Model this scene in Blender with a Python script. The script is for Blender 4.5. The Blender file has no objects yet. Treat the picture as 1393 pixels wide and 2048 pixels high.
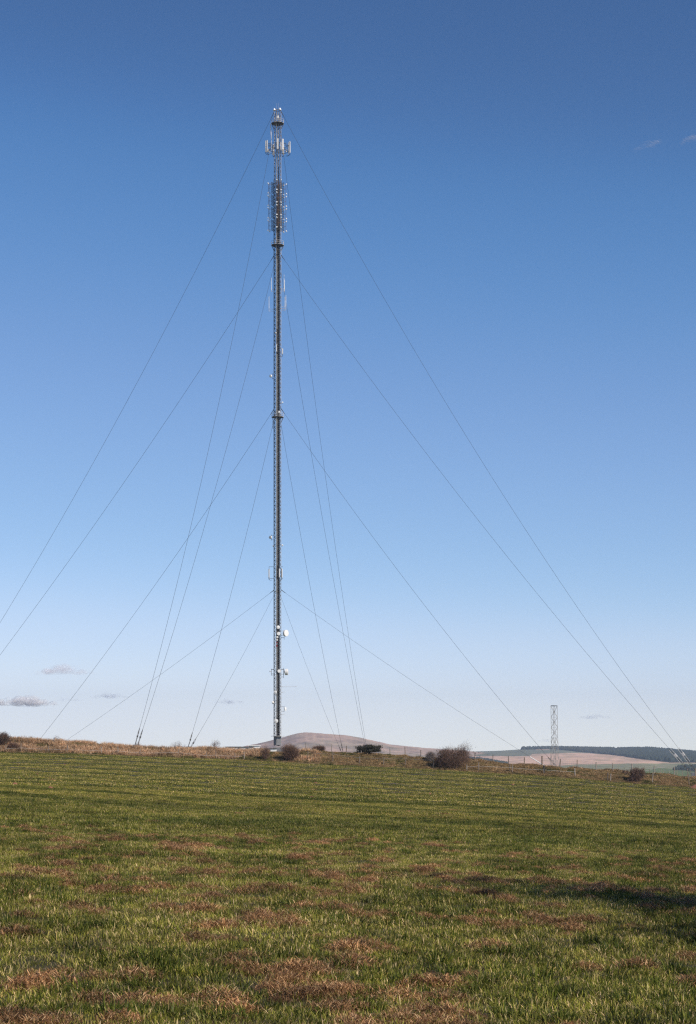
import bpy, math, random
import numpy as np
from mathutils import Vector, Matrix
R = math.radians
sc = bpy.context.scene
C = sc.collection
random.seed(7); rng = np.random.default_rng(11)

# ---------------------------------------------------------------- camera, sky, sun
F = 3575.0; CX = 696.5; HY = 1500.0; EYE = 1.6
cam_d = bpy.data.cameras.new("camera"); cam = bpy.data.objects.new("camera", cam_d); C.objects.link(cam)
cam.location = (0, 0, EYE); cam.rotation_euler = (R(90), 0, 0)
cam_d.sensor_fit = 'VERTICAL'; cam_d.sensor_height = 36; cam_d.lens = F / 2048 * 36
cam_d.shift_y = (HY - 1024) / 2048; cam_d.clip_start = .1; cam_d.clip_end = 60000
sc.camera = cam
SUN_EL, SUN_AZ = R(38), R(128)          # azimuth clockwise from +Y (view direction)
w = bpy.data.worlds.new("World"); sc.world = w; w.use_nodes = True
wn = w.node_tree; wn.nodes.clear()
sky = wn.nodes.new('ShaderNodeTexSky'); sky.sky_type = 'NISHITA'; sky.sun_disc = False
sky.sun_elevation = SUN_EL; sky.sun_rotation = SUN_AZ
sky.altitude = 0; sky.air_density = .6; sky.dust_density = 0.0; sky.ozone_density = 5.0
bg = wn.nodes.new('ShaderNodeBackground'); bg.inputs[1].default_value = .12
wo = wn.nodes.new('ShaderNodeOutputWorld')
# colour response of the sky (a grade of the Sky Texture's own colour, values in display-linear / 2)
def _scale(src, k):
    v = wn.nodes.new('ShaderNodeVectorMath'); v.operation = 'SCALE'; v.inputs['Scale'].default_value = k; wn.links.new(src, v.inputs[0]); return v.outputs[0]
cv = wn.nodes.new('ShaderNodeRGBCurve'); mp_ = cv.mapping
SK = (((.080, .053), (.105, .094), (.156, .200), (.258, .355), (.407, .65), (.672, .98), (1.6, 1.15)),
      ((.156, .137), (.202, .233), (.301, .378), (.468, .575), (.672, .82), (.905, 1.03), (1.7, 1.2)),
      ((.342, .345), (.429, .525), (.591, .71), (.807, .89), (.965, 1.03), (1.15, 1.15), (1.9, 1.3)))
for c_i, pts_ in enumerate(SK):
    c_ = mp_.curves[c_i]; c_.points[0].location = (0, 0); c_.points[1].location = (1, pts_[-1][1] / 2 + .02)
    for x_, y_ in pts_: c_.points.new(x_ / 2, y_ / 2)
mp_.update()
wn.links.new(_scale(sky.outputs[0], .06), cv.inputs['Color']); wn.links.new(_scale(cv.outputs[0], 1 / .06), bg.inputs[0]); wn.links.new(bg.outputs[0], wo.inputs[0])
sd = bpy.data.lights.new("sun", 'SUN'); sd.energy = 4.9; sd.angle = R(.53); sd.color = (1, .91, .79)
sun = bpy.data.objects.new("sun", sd); C.objects.link(sun)
tosun = Vector((math.sin(SUN_AZ) * math.cos(SUN_EL), math.cos(SUN_AZ) * math.cos(SUN_EL), math.sin(SUN_EL)))
sun.rotation_euler = tosun.to_track_quat('Z', 'Y').to_euler()
sc.view_settings.view_transform = 'Standard'; sc.view_settings.look = 'None'
sc.view_settings.exposure = 0; sc.view_settings.gamma = 1
sc.render.engine = 'CYCLES'
sc.cycles.max_bounces = 10; sc.cycles.diffuse_bounces = 2; sc.cycles.transparent_max_bounces = 64
sc.cycles.use_denoising = False; sc.cycles.volume_bounces = 1
sc.cycles.filter_width = 1.3

# ---------------------------------------------------------------- helpers
def P(px, py, d):
    return Vector(((px - CX) * d / F, d, EYE + (HY - py) * d / F))
def hash2(ix, iy, seed):
    n = (ix.astype(np.int64) * 374761393 + iy.astype(np.int64) * 668265263 + seed * 1442695041) & 0x7fffffff
    n = ((n ^ (n >> 13)) * 1274126177) & 0x7fffffff
    return ((n ^ (n >> 16)) & 0xffff) / 65535.0
def vnoise(x, y, seed=0):
    x = np.asarray(x, float); y = np.asarray(y, float)
    ix = np.floor(x); iy = np.floor(y); fx = x - ix; fy = y - iy
    fx = fx * fx * (3 - 2 * fx); fy = fy * fy * (3 - 2 * fy)
    a = hash2(ix, iy, seed); b = hash2(ix + 1, iy, seed); c = hash2(ix, iy + 1, seed); d = hash2(ix + 1, iy + 1, seed)
    return (a * (1 - fx) + b * fx) * (1 - fy) + (c * (1 - fx) + d * fx) * fy
def fbm(x, y, seed=0, o=4):
    s = 0; a = .5; t = 0
    for k in range(o):
        s = s + a * vnoise(np.asarray(x) * 2 ** k, np.asarray(y) * 2 ** k, seed + k); t += a; a *= .5
    return s / t
def fast_mesh(name, V, Fc, smooth=False):
    """V n x 3, Fc m x k array (all faces the same size) or list of such arrays"""
    me = bpy.data.meshes.new(name)
    V = np.asarray(V, np.float32)
    if isinstance(Fc, np.ndarray): Fc = [Fc]
    loops = np.concatenate([f.ravel() for f in Fc]).astype(np.int32)
    sizes = np.concatenate([np.full(len(f), f.shape[1]) for f in Fc]).astype(np.int32)
    starts = np.concatenate([[0], np.cumsum(sizes)[:-1]]).astype(np.int32)
    me.vertices.add(len(V)); me.vertices.foreach_set('co', V.ravel())
    me.loops.add(len(loops)); me.loops.foreach_set('vertex_index', loops)
    me.polygons.add(len(sizes)); me.polygons.foreach_set('loop_start', starts)
    me.polygons.foreach_set('loop_total', sizes)
    if smooth: me.polygons.foreach_set('use_smooth', np.ones(len(sizes), bool))
    me.update(calc_edges=True)
    return me
def grid_mesh(name, X, Y, Z, smooth=True):
    r, c = X.shape
    V = np.stack([X, Y, Z], -1).reshape(-1, 3)
    i = np.arange(r - 1)[:, None] * c + np.arange(c - 1)[None]
    Fc = np.stack([i, i + 1, i + c + 1, i + c], -1).reshape(-1, 4)
    return fast_mesh(name, V, Fc, smooth)
def tag(o, label=None, cat=None, group=None, kind=None):
    if label: o['label'] = label
    if cat: o['category'] = cat
    if group: o['group'] = group
    if kind: o['kind'] = kind
    return o
def link(name, me, mat=None, parent=None, loc=None):
    o = bpy.data.objects.new(name, me)
    if mat: me.materials.append(mat)
    C.objects.link(o)
    if parent: o.parent = parent
    if loc is not None: o.location = loc
    return o
def empty(name, loc, label, cat, group=None, rz=0):
    o = bpy.data.objects.new(name, None); o.empty_display_size = .5; C.objects.link(o)
    o.location = loc; o.rotation_euler = (0, 0, rz)
    return tag(o, label, cat, group)
def ortho(d):
    d = Vector(d).normalized()
    u = d.cross(Vector((0, 0, 1)))
    if u.length < 1e-3: u = d.cross(Vector((1, 0, 0)))
    u.normalize(); return d, u, d.cross(u).normalized()
class MB:
    def __init__(s, off=(0, 0, 0)): s.v = []; s.f = []; s.off = Vector(off)
    def tube(s, a, b, r, n=6, r2=None, cap=True):
        a = Vector(a); b = Vector(b); r2 = r if r2 is None else r2
        d, u, v = ortho(b - a); k = len(s.v)
        for p, q in ((a, r), (b, r2)):
            for i in range(n):
                t = 2 * math.pi * (i + .5) / n
                s.v.append(p + u * (q * math.cos(t)) + v * (q * math.sin(t)))
        for i in range(n): j = (i + 1) % n; s.f.append((k + i, k + j, k + n + j, k + n + i))
        if cap: s.f.append(tuple(k + i for i in range(n))[::-1]); s.f.append(tuple(k + n + i for i in range(n)))
        return s
    def path(s, pts, r, n=5, r2=None):
        pts = [Vector(p) for p in pts]; k = len(s.v); m = len(pts); r2 = r if r2 is None else r2
        for q, p in enumerate(pts):
            d = pts[min(q + 1, m - 1)] - pts[max(q - 1, 0)]; d, u, v = ortho(d)
            rr = r + (r2 - r) * q / (m - 1)
            for i in range(n):
                t = 2 * math.pi * i / n; s.v.append(p + u * (rr * math.cos(t)) + v * (rr * math.sin(t)))
        for q in range(m - 1):
            for i in range(n):
                j = (i + 1) % n; a = k + q * n; s.f.append((a + i, a + j, a + n + j, a + n + i))
        s.f.append(tuple(k + i for i in range(n))[::-1]); s.f.append(tuple(k + (m - 1) * n + i for i in range(n)))
        return s
    def box(s, c, size, ax=None, bev=0):
        c = Vector(c); X, Y, Z = ax or (Vector((1, 0, 0)), Vector((0, 1, 0)), Vector((0, 0, 1)))
        a, b, h = [q / 2 for q in size]; k = len(s.v)
        if bev <= 0:
            for dz in (-h, h):
                for dx, dy in ((-a, -b), (a, -b), (a, b), (-a, b)): s.v.append(c + X * dx + Y * dy + Z * dz)
            for f in ((3, 2, 1, 0), (4, 5, 6, 7), (0, 1, 5, 4), (1, 2, 6, 5), (2, 3, 7, 6), (3, 0, 4, 7)): s.f.append(tuple(k + i for i in f))
        else:
            e = bev
            ring = [(-a + e, -b), (a - e, -b), (a, -b + e), (a, b - e), (a - e, b), (-a + e, b), (-a, b - e), (-a, -b + e)]
            sc_ = lambda x, m: math.copysign(max(abs(x) - e, 0), x) if m else x
            for dz, m in ((-h, 1), (-h + e, 0), (h - e, 0), (h, 1)):
                for dx, dy in ring: s.v.append(c + X * (dx * (1 - e / a * m)) + Y * (dy * (1 - e / b * m)) + Z * dz)
            for q in range(3):
                for i in range(8):
                    j = (i + 1) % 8; p = k + q * 8; s.f.append((p + i, p + j, p + 8 + j, p + 8 + i))
            s.f.append(tuple(k + i for i in range(8))[::-1]); s.f.append(tuple(k + 24 + i for i in range(8)))
        return s
    def lathe(s, o, d, prof, n=20):
        """prof: list of (distance along d, radius)"""
        o = Vector(o); d, u, v = ortho(d); k = len(s.v)
        for t, r in prof:
            for i in range(n):
                g = 2 * math.pi * i / n; s.v.append(o + d * t + u * (r * math.cos(g)) + v * (r * math.sin(g)))
        for q in range(len(prof) - 1):
            for i in range(n):
                j = (i + 1) % n; a = k + q * n; s.f.append((a + i, a + j, a + n + j, a + n + i))
        s.f.append(tuple(k + i for i in range(n))[::-1]); s.f.append(tuple(k + (len(prof) - 1) * n + i for i in range(n)))
        return s
    def build(s, name, mat, parent=None, smooth=False):
        me = bpy.data.meshes.new(name)
        me.from_pydata([tuple(v - s.off) for v in s.v], [], s.f)
        if smooth: me.polygons.foreach_set('use_smooth', [True] * len(me.polygons))
        me.update()
        return link(name, me, mat, parent)

# ---------------------------------------------------------------- materials
def nodes(name):
    m = bpy.data.materials.new(name); m.use_nodes = True; nt = m.node_tree
    return m, nt, nt.nodes['Principled BSDF']
def ramp(nt, fac, stops):
    r = nt.nodes.new('ShaderNodeValToRGB'); e = r.color_ramp.elements
    e[0].position, e[0].color = stops[0][0], (*stops[0][1], 1)
    e[1].position, e[1].color = stops[-1][0], (*stops[-1][1], 1)
    for p, c in stops[1:-1]:
        q = e.new(p); q.color = (*c, 1)
    nt.links.new(fac, r.inputs[0]); return r.outputs[0]
def noise(nt, scale, detail=4, rough=.6, vec=None, obj=True, stretch=None):
    n = nt.nodes.new('ShaderNodeTexNoise'); n.inputs['Scale'].default_value = scale
    n.inputs['Detail'].default_value = detail; n.inputs['Roughness'].default_value = rough
    if vec is None:
        g = nt.nodes.new('ShaderNodeNewGeometry'); vec = g.outputs['Position']
    if stretch:
        mp = nt.nodes.new('ShaderNodeMapping'); mp.inputs['Scale'].default_value = stretch
        nt.links.new(vec, mp.inputs[0]); vec = mp.outputs[0]
    nt.links.new(vec, n.inputs['Vector']); return n.outputs['Fac']
def mixc(nt, fac, a, b, mode='MIX'):
    m = nt.nodes.new('ShaderNodeMix'); m.data_type = 'RGBA'; m.blend_type = mode
    for sock, val in ((m.inputs[0], fac), (m.inputs[6], a), (m.inputs[7], b)):
        if hasattr(val, 'links') or isinstance(val, bpy.types.NodeSocket): nt.links.new(val, sock)
        elif isinstance(val, (int, float)): sock.default_value = val
        else: sock.default_value = (*val, 1)
    return m.outputs[2]
def mathn(nt, op, a, b=0.0, c=None):
    m = nt.nodes.new('ShaderNodeMath'); m.operation = op
    for i, v in enumerate((a, b) if c is None else (a, b, c)):
        if isinstance(v, bpy.types.NodeSocket): nt.links.new(v, m.inputs[i])
        else: m.inputs[i].default_value = v
    return m.outputs[0]
def simple(name, lo, hi, scale=2., rough=.6, metal=0., bump=0):
    m, nt, b = nodes(name); n = noise(nt, scale)
    nt.links.new(ramp(nt, n, [(.3, lo), (.7, hi)]), b.inputs['Base Color'])
    b.inputs['Roughness'].default_value = rough; b.inputs['Metallic'].default_value = metal
    if bump:
        bp = nt.nodes.new('ShaderNodeBump'); bp.inputs['Strength'].default_value = bump
        nt.links.new(n, bp.inputs['Height']); nt.links.new(bp.outputs[0], b.inputs['Normal'])
    return m
M = {}
M['galv'] = simple('galvanised_steel', (.42, .40, .39), (.60, .57, .55), 3, .55, .25)
M['leg'] = simple('leg_steel', (.20, .19, .18), (.52, .49, .47), .5, .6, .0)
M['tower'] = simple('tower_steel', (.22, .21, .2), (.38, .36, .34), 2, .6, .1)
M['brace'] = simple('brace_steel', (.03, .028, .027), (.12, .112, .107), 2, .8, 0)
M['dark'] = simple('dark_steel', (.015, .015, .016), (.04, .038, .037), 3, .8, 0)
M['cable'] = simple('cable_jacket', (.008, .008, .009), (.018, .018, .019), 3, .9)
M['cable'].node_tree.nodes['Principled BSDF'].inputs['Specular IOR Level'].default_value = .1
M['white'] = simple('white_paint', (.72, .71, .69), (.82, .81, .79), 2, .4)
M['radome'] = simple('radome_grey', (.60, .58, .56), (.70, .68, .66), 2, .45)
M['insul'] = simple('insulator_white', (.85, .85, .84), (.92, .92, .9), 4, .3)
M['rust'] = simple('brown_copper', (.14, .07, .04), (.24, .13, .08), 3, .6, .3)
M['red'] = simple('red_paint', (.55, .03, .02), (.65, .05, .03), 3, .4)
M['mesh'] = simple('grey_sheet', (.17, .17, .18), (.25, .25, .26), 3, .6, .2)
M['wood'] = simple('weathered_wood', (.13, .095, .07), (.30, .24, .19), 6, .85, 0, .3)
M['wood_pale'] = simple('pale_wood', (.22, .185, .15), (.40, .345, .29), 6, .8, 0, .3)
M['wire'] = simple('guy_steel', (.014, .016, .02), (.028, .03, .034), 1, .8, 0)
M['fwire'] = simple('fence_wire', (.22, .21, .2), (.35, .33, .32), 1, .5, .4)
M['tape'] = simple('white_tape', (.55, .52, .48), (.75, .72, .68), 1, .6)
M['twig'] = simple('twig_bark', (.075, .042, .030), (.24, .14, .095), 2, .9)
M['twig_grey'] = simple('grey_bark', (.14, .115, .105), (.30, .25, .23), 2, .9)
M['needle'] = simple('dark_needles', (.014, .014, .009), (.055, .05, .028), 2, .8)
M['gorse'] = simple('brown_gorse', (.07, .04, .03), (.2, .12, .085), 3, .9)
M['soil'] = simple('red_soil', (.16, .06, .035), (.30, .13, .08), 9, .95, 0, .5)
M['wall_white'] = simple('white_render', (.7, .68, .66), (.8, .78, .76), .8, .7)
M['roof_dark'] = simple('dark_roof', (.05, .045, .045), (.10, .09, .085), .8, .7)
M['brick'] = simple('red_brick', (.22, .08, .055), (.32, .13, .09), 2, .8)
M['glass'] = simple('window_dark', (.01, .012, .015), (.03, .032, .035), 2, .15)

def foliage(name, green=True, cols=None, stripes=False, trans=.14):
    """leaf blades: colour from a per-blade attribute, patches by place"""
    m, nt, b = nodes(name)
    at = nt.nodes.new('ShaderNodeAttribute'); at.attribute_name = 'tint'
    col = ramp(nt, at.outputs['Fac'], cols)
    big = noise(nt, .22, 3, .6)
    col = mixc(nt, 1.0, col, ramp(nt, big, [(.3, (.68, .66, .60)), (.7, (1.22, 1.18, 1.12))]), 'MULTIPLY')
    sm = noise(nt, 1.7, 5, .72)
    col = mixc(nt, 1.0, col, ramp(nt, sm, [(.34, (.46, .46, .42)), (.5, (1.1, 1.08, 1.0)), (.66, (1.72, 1.6, 1.4))]), 'MULTIPLY')
    if stripes:
        col = add_stripes(nt, col)
    nt.links.new(col, b.inputs['Base Color'])
    b.inputs['Roughness'].default_value = .5
    b.inputs['Specular IOR Level'].default_value = .15
    tr = nt.nodes.new('ShaderNodeBsdfTranslucent'); nt.links.new(col, tr.inputs[0])
    mx = nt.nodes.new('ShaderNodeMixShader'); mx.inputs[0].default_value = trans
    out = nt.nodes['Material Output']
    nt.links.new(b.outputs[0], mx.inputs[1]); nt.links.new(tr.outputs[0], mx.inputs[2]); nt.links.new(mx.outputs[0], out.inputs[0])
    return m
def add_stripes(nt, col):  # rolled grass: how leaning blades reflect light is put into the colour
    g = nt.nodes.new('ShaderNodeNewGeometry'); sp = nt.nodes.new('ShaderNodeSeparateXYZ'); nt.links.new(g.outputs['Position'], sp.inputs[0])
    y = sp.outputs[1]; x = sp.outputs[0]
    wob = noise(nt, .035, 3, .6)
    q = mathn(nt, 'ADD', y, mathn(nt, 'MULTIPLY', x, .42))
    q = mathn(nt, 'ADD', q, mathn(nt, 'MULTIPLY', wob, 13.))
    s = mathn(nt, 'SINE', mathn(nt, 'MULTIPLY', q, 2 * math.pi / 21.))
    s2 = mathn(nt, 'SINE', mathn(nt, 'MULTIPLY', q, 2 * math.pi / 9.3))
    s = mathn(nt, 'ADD', mathn(nt, 'MULTIPLY', s, .65), mathn(nt, 'MULTIPLY', s2, .45))
    brk = noise(nt, .12, 3, .7, stretch=(.4, 1, 1))
    s = mathn(nt, 'ADD', s, mathn(nt, 'MULTIPLY', mathn(nt, 'SUBTRACT', brk, .5), .8))
    far = nt.nodes.new('ShaderNodeMapRange'); far.inputs[1].default_value = 45; far.inputs[2].default_value = 95
    nt.links.new(y, far.inputs[0])
    st = ramp(nt, mathn(nt, 'ADD', mathn(nt, 'MULTIPLY', s, .5), .5), [(.18, (.54, .61, .50)), (.42, (1.0, 1.0, 1.0)), (.9, (1.36, 1.26, 1.18))])
    return mixc(nt, far.outputs[0], col, mixc(nt, 1.0, col, st, 'MULTIPLY'))
M['blade'] = foliage('grass_blade', cols=[(0, (.038, .048, .007)), (.42, (.165, .182, .030)), (.76, (.31, .31, .065)), (.87, (.46, .35, .16)), (1, (.74, .58, .38))], stripes=True)
M['lush'] = foliage('lush_blade', cols=[(0, (.010, .018, .003)), (.5, (.056, .084, .010)), (.9, (.17, .19, .04)), (1, (.5, .42, .24))], stripes=True)
M['thatch'] = foliage('dead_thatch', cols=[(0, (.05, .022, .009)), (.5, (.29, .158, .080)), (.88, (.54, .33, .19)), (1, (.78, .58, .38))], trans=.1)
M['straw'] = foliage('straw_tuft', cols=[(0, (.22, .12, .07)), (.5, (.60, .42, .29)), (.9, (.78, .60, .45)), (1, (.84, .70, .56))], trans=.2)
M['bankgreen'] = foliage('bank_green', cols=[(0, (.035, .055, .012)), (.6, (.09, .11, .03)), (1, (.2, .17, .07))])
M['bankbrown'] = foliage('bank_brown', cols=[(0, (.08, .05, .025)), (.5, (.30, .205, .11)), (.9, (.52, .38, .235)), (1, (.66, .52, .36))])

# field soil
m, nt, b = nodes('field_soil'); M['field'] = m
c = ramp(nt, noise(nt, .9, 5, .65), [(.35, (.030, .026, .007)), (.55, (.06, .048, .014)), (.72, (.12, .065, .03))])
b.inputs['Roughness'].default_value = .95
c2 = ramp(nt, noise(nt, 14, 3, .7), [(.3, (.6, .6, .6)), (.7, (1.35, 1.3, 1.25))])
c = add_stripes(nt, mixc(nt, 1., c, c2, 'MULTIPLY')); nt.links.new(c, b.inputs['Base Color'])
# rough ground
def landmat(name, stops, scale, stretch=None):
    m, nt, b = nodes(name)
    nt.links.new(ramp(nt, noise(nt, scale, 6, .65, stretch=stretch), stops), b.inputs['Base Color'])
    b.inputs['Roughness'].default_value = .95; b.inputs['Specular IOR Level'].default_value = .1
    return m
M['bank'] = landmat('bank_earth', [(.3, (.04, .045, .016)), (.5, (.12, .09, .04)), (.7, (.20, .14, .08))], .8, (.3, 1, 1.5))
M['ground'] = landmat('rough_pasture', [(.3, (.07, .09, .03)), (.6, (.14, .13, .06)), (.8, (.22, .17, .10))], .02)
m, nt, b = nodes('land_cover'); M['land'] = m
at = nt.nodes.new('ShaderNodeAttribute'); at.attribute_name = 'cover'
n1 = ramp(nt, noise(nt, .02, 8, .75, stretch=(1, .35, 1)), [(.3, (.6, .63, .66)), (.7, (1.3, 1.25, 1.2))])
nt.links.new(mixc(nt, 1., at.outputs['Color'], n1, 'MULTIPLY'), b.inputs['Base Color'])
b.inputs['Roughness'].default_value = 1; b.inputs['Specular IOR Level'].default_value = 0
M['forest'] = simple('forest_needles', (.012, .02, .014), (.03, .042, .028), .02, .95)

# ---------------------------------------------------------------- terrain
EP = np.array([[-400, 1495], [0, 1505], [145, 1508], [480, 1520], [620, 1528], [780, 1535], [900, 1541.5], [1077, 1552.5], [1200, 1562], [1393, 1577], [1800, 1608]])   # field edge
TP = np.array([[-300, 1470], [0, 1480], [50, 1481], [100, 1483], [200, 1490], [280, 1497], [330, 1500], [400, 1500], [480, 1503], [560, 1505], [640, 1503], [700, 1506], [760, 1508.5], [850, 1514.5],
               [900, 1517.5], [950, 1518.5], [1000, 1525], [1050, 1529], [1100, 1532.5], [1150, 1535.5], [1200, 1539], [1250, 1540.5], [1290, 1546], [1393, 1554], [1800, 1587]])
DE = 285.0
HD = np.array([[-60, 1.6], [10.4, 1.6], [20, 1.68], [30, 1.87], [45, 2.23], [70, 2.76], [100, 3.1], [150, 3.7], [190, 3.8], [240, 3.37], [285, 2.51], [300, 2.3]])
def g_side(X):
    px = CX + np.asarray(X) * F / DE
    return (np.interp(px, EP[:, 0], EP[:, 1]) - 1531.5) * DE / F
def smooth_h(d):
    d = np.asarray(d, float); s = 0
    for o, wt in ((-12, .2), (-5, .2), (0, .2), (5, .2), (12, .2)):
        k = np.clip((d - 15) / 60, 0, 1) * np.clip((DE - d) / 12, 0, 1)
        s = s + wt * np.interp(d + o * k, HD[:, 0], HD[:, 1])
    return s
def field_z(X, Y, bumps=True):
    z = EYE - smooth_h(Y) - g_side(X)
    if bumps:
        X = np.asarray(X); Y = np.asarray(Y)
        k = np.clip((DE - 5 - Y) / 25, 0, 1)
        z = z + k * ((fbm(X * .22, Y * .22, 3, 3) - .5) * .22 + (fbm(X * 1.5, Y * 1.5, 8, 3) - .5) * .07)
    return z
rows = np.concatenate([np.linspace(-55, 6, 30), np.linspace(6.2, 40, 190), np.linspace(40.4, 110, 140), np.linspace(111, DE + 1.5, 120)])
cols = np.linspace(-.5, .5, 330); cols = np.sign(cols) * (np.abs(cols) * 2) ** 1.25 / 2
Yg = np.repeat(rows[:, None], len(cols), 1); Xg = cols[None] * (np.abs(Yg) * .62 + 45) * 1.1
Zg = field_z(Xg, Yg)
o = link('field', grid_mesh('field', Xg, Yg, Zg), M['field']); tag(o, kind='structure')

# bank along the far side of the field
def bank_profile(px):
    Xp = (px - CX) * DE / F
    zf = field_z(Xp, np.full_like(Xp, DE), False)
    zt = EYE + (HY - np.interp(px, TP[:, 0], TP[:, 1])) * 290.5 / F
    return Xp, zf, zt
pxs = np.arange(-420, 1820, 1.5)
Xp, zf, zt = bank_profile(pxs)
us = np.array([-.05, .08, .2, .35, .5, .62, .74, .84, .93, 1.0, 1.12, 1.3, 1.6, 2.0, 2.5, 3.2])
dd = np.array([-.6, .3, .8, 1.4, 2.0, 2.5, 3.0, 3.5, 4.2, 5.0, 6.0, 7.2, 9, 12, 16, 24])
hh = np.array([-.25, .02, .10, .22, .34, .44, .52, .60, .86, .98, 1.0, .95, .7, .35, 0, -.6])
BX = np.repeat(Xp[None], len(us), 0); BY = DE + dd[:, None] + np.zeros_like(BX); BH = hh[:, None] + np.zeros_like(BX)
nz = (fbm(BX * .35, BY * .5, 21, 4) - .5); nz2 = (fbm(BX * 1.3, BY * 1.3, 31, 3) - .5)
BZ = zf[None] + (zt - zf)[None] * BH + np.clip(BH, 0, 1) * (nz * .7 + nz2 * .55)
BY = BY + nz2 * .8 + (fbm(BX * .15, BX * 0, 41, 2) - .5)[:] * 1.5
bank = link('bank', grid_mesh('bank', BX, BY, BZ), M['bank']); tag(bank, kind='structure')
from mathutils.bvhtree import BVHTree
bank_bvh = BVHTree.FromPolygons([tuple(v.co) for v in bank.data.vertices], [tuple(p.vertices) for p in bank.data.polygons])
def bank_z(x, y):
    h = bank_bvh.ray_cast(Vector((x, y, 60)), Vector((0, 0, -1)))
    return h[0].z if h[0] else float(field_z(x, y))

# plateau and valley behind the bank
MX, MY = (555.7 - CX) / 6.0, F / 6.0
def ground_z(X, Y):
    X = np.asarray(X, float); Y = np.asarray(Y, float)
    dx = X - MX
    drop = np.interp(dx, [-400, -130, -60, -31, -15, 0, 8, 16, 23, 60, 117, 400], [28, 7, 1.2, -.8, -.3, 0, .2, .6, 1.2, 4.1, 6.6, 32])
    z = 1.0 - drop
    z = z - np.clip((Y - 640) / 90, 0, 1) * .6 - np.clip((Y - 760) / 700, 0, 1) ** 1.2 * 45
    z = np.maximum(z, -46 - 0 * X)
    near = np.clip((430 - Y) / 120, 0, 1)
    return z * (1 - near) + np.minimum(z, field_z(X, np.full_like(X, 284.), False) + .0) * near - near * .8
gx = np.concatenate([np.linspace(-7400, -500, 24), np.linspace(-400, 400, 161), np.linspace(500, 7400, 24)])
gy = np.concatenate([np.linspace(300, 800, 81), np.linspace(830, 1600, 30), np.linspace(1750, 7400, 30)])
GX, GY = np.meshgrid(gx, gy)
GZ = ground_z(GX, GY) + (fbm(GX * .05, GY * .05, 51, 3) - .5) * .35
o = link('ground', grid_mesh('ground', GX, GY, GZ), M['ground']); tag(o, kind='structure')
# land beside and behind the viewpoint, just under the field sheet
GX2, GY2 = np.meshgrid(np.linspace(-7400, 7400, 150), np.concatenate([np.linspace(-250, 290, 28), [300]]))
GZ2 = field_z(GX2, np.clip(GY2, -55, 284), False) - 1.2
e_ = np.clip((np.abs(GX2) - 200) / 800, 0, 1); GZ2 = GZ2 * (1 - e_) - 20 * e_
o = link('ground', grid_mesh('ground_near', GX2, GY2, GZ2), M['ground']); tag(o, kind='structure')

def cover_attr(me, cols):
    a = me.color_attributes.new('cover', 'FLOAT_COLOR', 'POINT')
    a.data.foreach_set('color', np.concatenate([cols, np.ones((len(cols), 1))], 1).astype(np.float32).ravel())
# round hill behind the mast
HP = np.array([[300, 1530], [380, 1510], [440, 1499.5], [470, 1497], [500, 1490], [540, 1481.5], [580, 1470.5], [600, 1466], [611, 1464.8], [640, 1466.5], [700, 1471], [740, 1479.5], [780, 1488.5],
               [830, 1494], [880, 1498], [920, 1501], [950, 1503.5], [1000, 1509], [1080, 1520], [1200, 1560]])
px = np.arange(290, 1200, 2.0); t = np.concatenate([np.linspace(0, 1, 110), [1.05, 1.15, 1.4]])
PX, T = np.meshgrid(px, t)
crest = HY - np.interp(PX, HP[:, 0], HP[:, 1])
Dh = 3300 + 1700 * T
v = -45 + (crest + 45) * np.clip(T, 0, 1) ** .85 + np.where(T > 1, -(T - 1) * 260, 0)
hn = fbm(PX * .02, T * 5, 61, 5) - .5
HX = (PX - CX) * Dh / F; HZ = EYE + v * Dh / F + hn * 9 * np.clip(1 - T, 0, 1) + (fbm(PX * .08, T * 0, 66, 3) - .5) * 1.6
me = grid_mesh('hill', HX, Dh, HZ)
n_ = fbm(PX * .012, T * 4.5 + PX * .004, 71, 5); n2 = fbm(PX * .05, T * 16, 72, 4)
k = np.clip((n_ - .42) * 5, 0, 1)[..., None]; k2 = np.clip((n2 - .5) * 4, 0, 1)[..., None]
col = np.array([.50, .35, .275]) * (1 - k) + np.array([.37, .29, .22]) * k
col = col * (1 - k2 * .3)
grn = np.clip((v * -1 - 8) / 20, 0, 1)[..., None] * np.clip((PX - 640) / 200, 0, 1)[..., None]
col = col * (1 - grn * .4) + np.array([.17, .16, .11]) * grn * .4
cover_attr(me, col.reshape(-1, 3)); o = link('hill', me, M['land']); tag(o, kind='structure')

# moorland on the right with its woods
SP = np.array([[780, 1510], [880, 1504], [945, 1503], [1000, 1501.5], [1045, 1498.5], [1120, 1497.5], [1230, 1500], [1300, 1499], [1393, 1507], [1500, 1516], [1750, 1530]])
D0, D1 = 1400., 5500.
def moor_v(PX, T): 
    s = np.interp(PX, SP[:, 0], SP[:, 1]) - HY
    return s + (62 - s) * np.clip(1 - T, 0, 1) ** 1.3 + np.where(T > 1, (T - 1) * 200, 0)
px = np.arange(770, 1750, 2.2); t = np.concatenate([np.linspace(0, 1, 240), [1.03, 1.1, 1.3]])
PX, T = np.meshgrid(px, t); Dm = D0 + (D1 - D0) * T; v = moor_v(PX, T)
MXg = (PX - CX) * Dm / F
MZ = EYE - v * Dm / F + (fbm(PX * .03, T * 6, 81, 4) - .5) * 2.5 * (T < 1)
me = grid_mesh('moorland', MXg, Dm, MZ)
Yp = HY + v
def line(pts): pts = np.array(pts, float); return lambda x: np.interp(x, pts[:, 0], pts[:, 1])
fb = line([[1038, 1494], [1045, 1499], [1110, 1498.3], [1150, 1503], [1200, 1507], [1230, 1510], [1300, 1520], [1340, 1525], [1393, 1526], [1600, 1532]])   # lower edge of the wood
wj = (fbm(PX * .05, T * 9, 91, 4) - .5)
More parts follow.
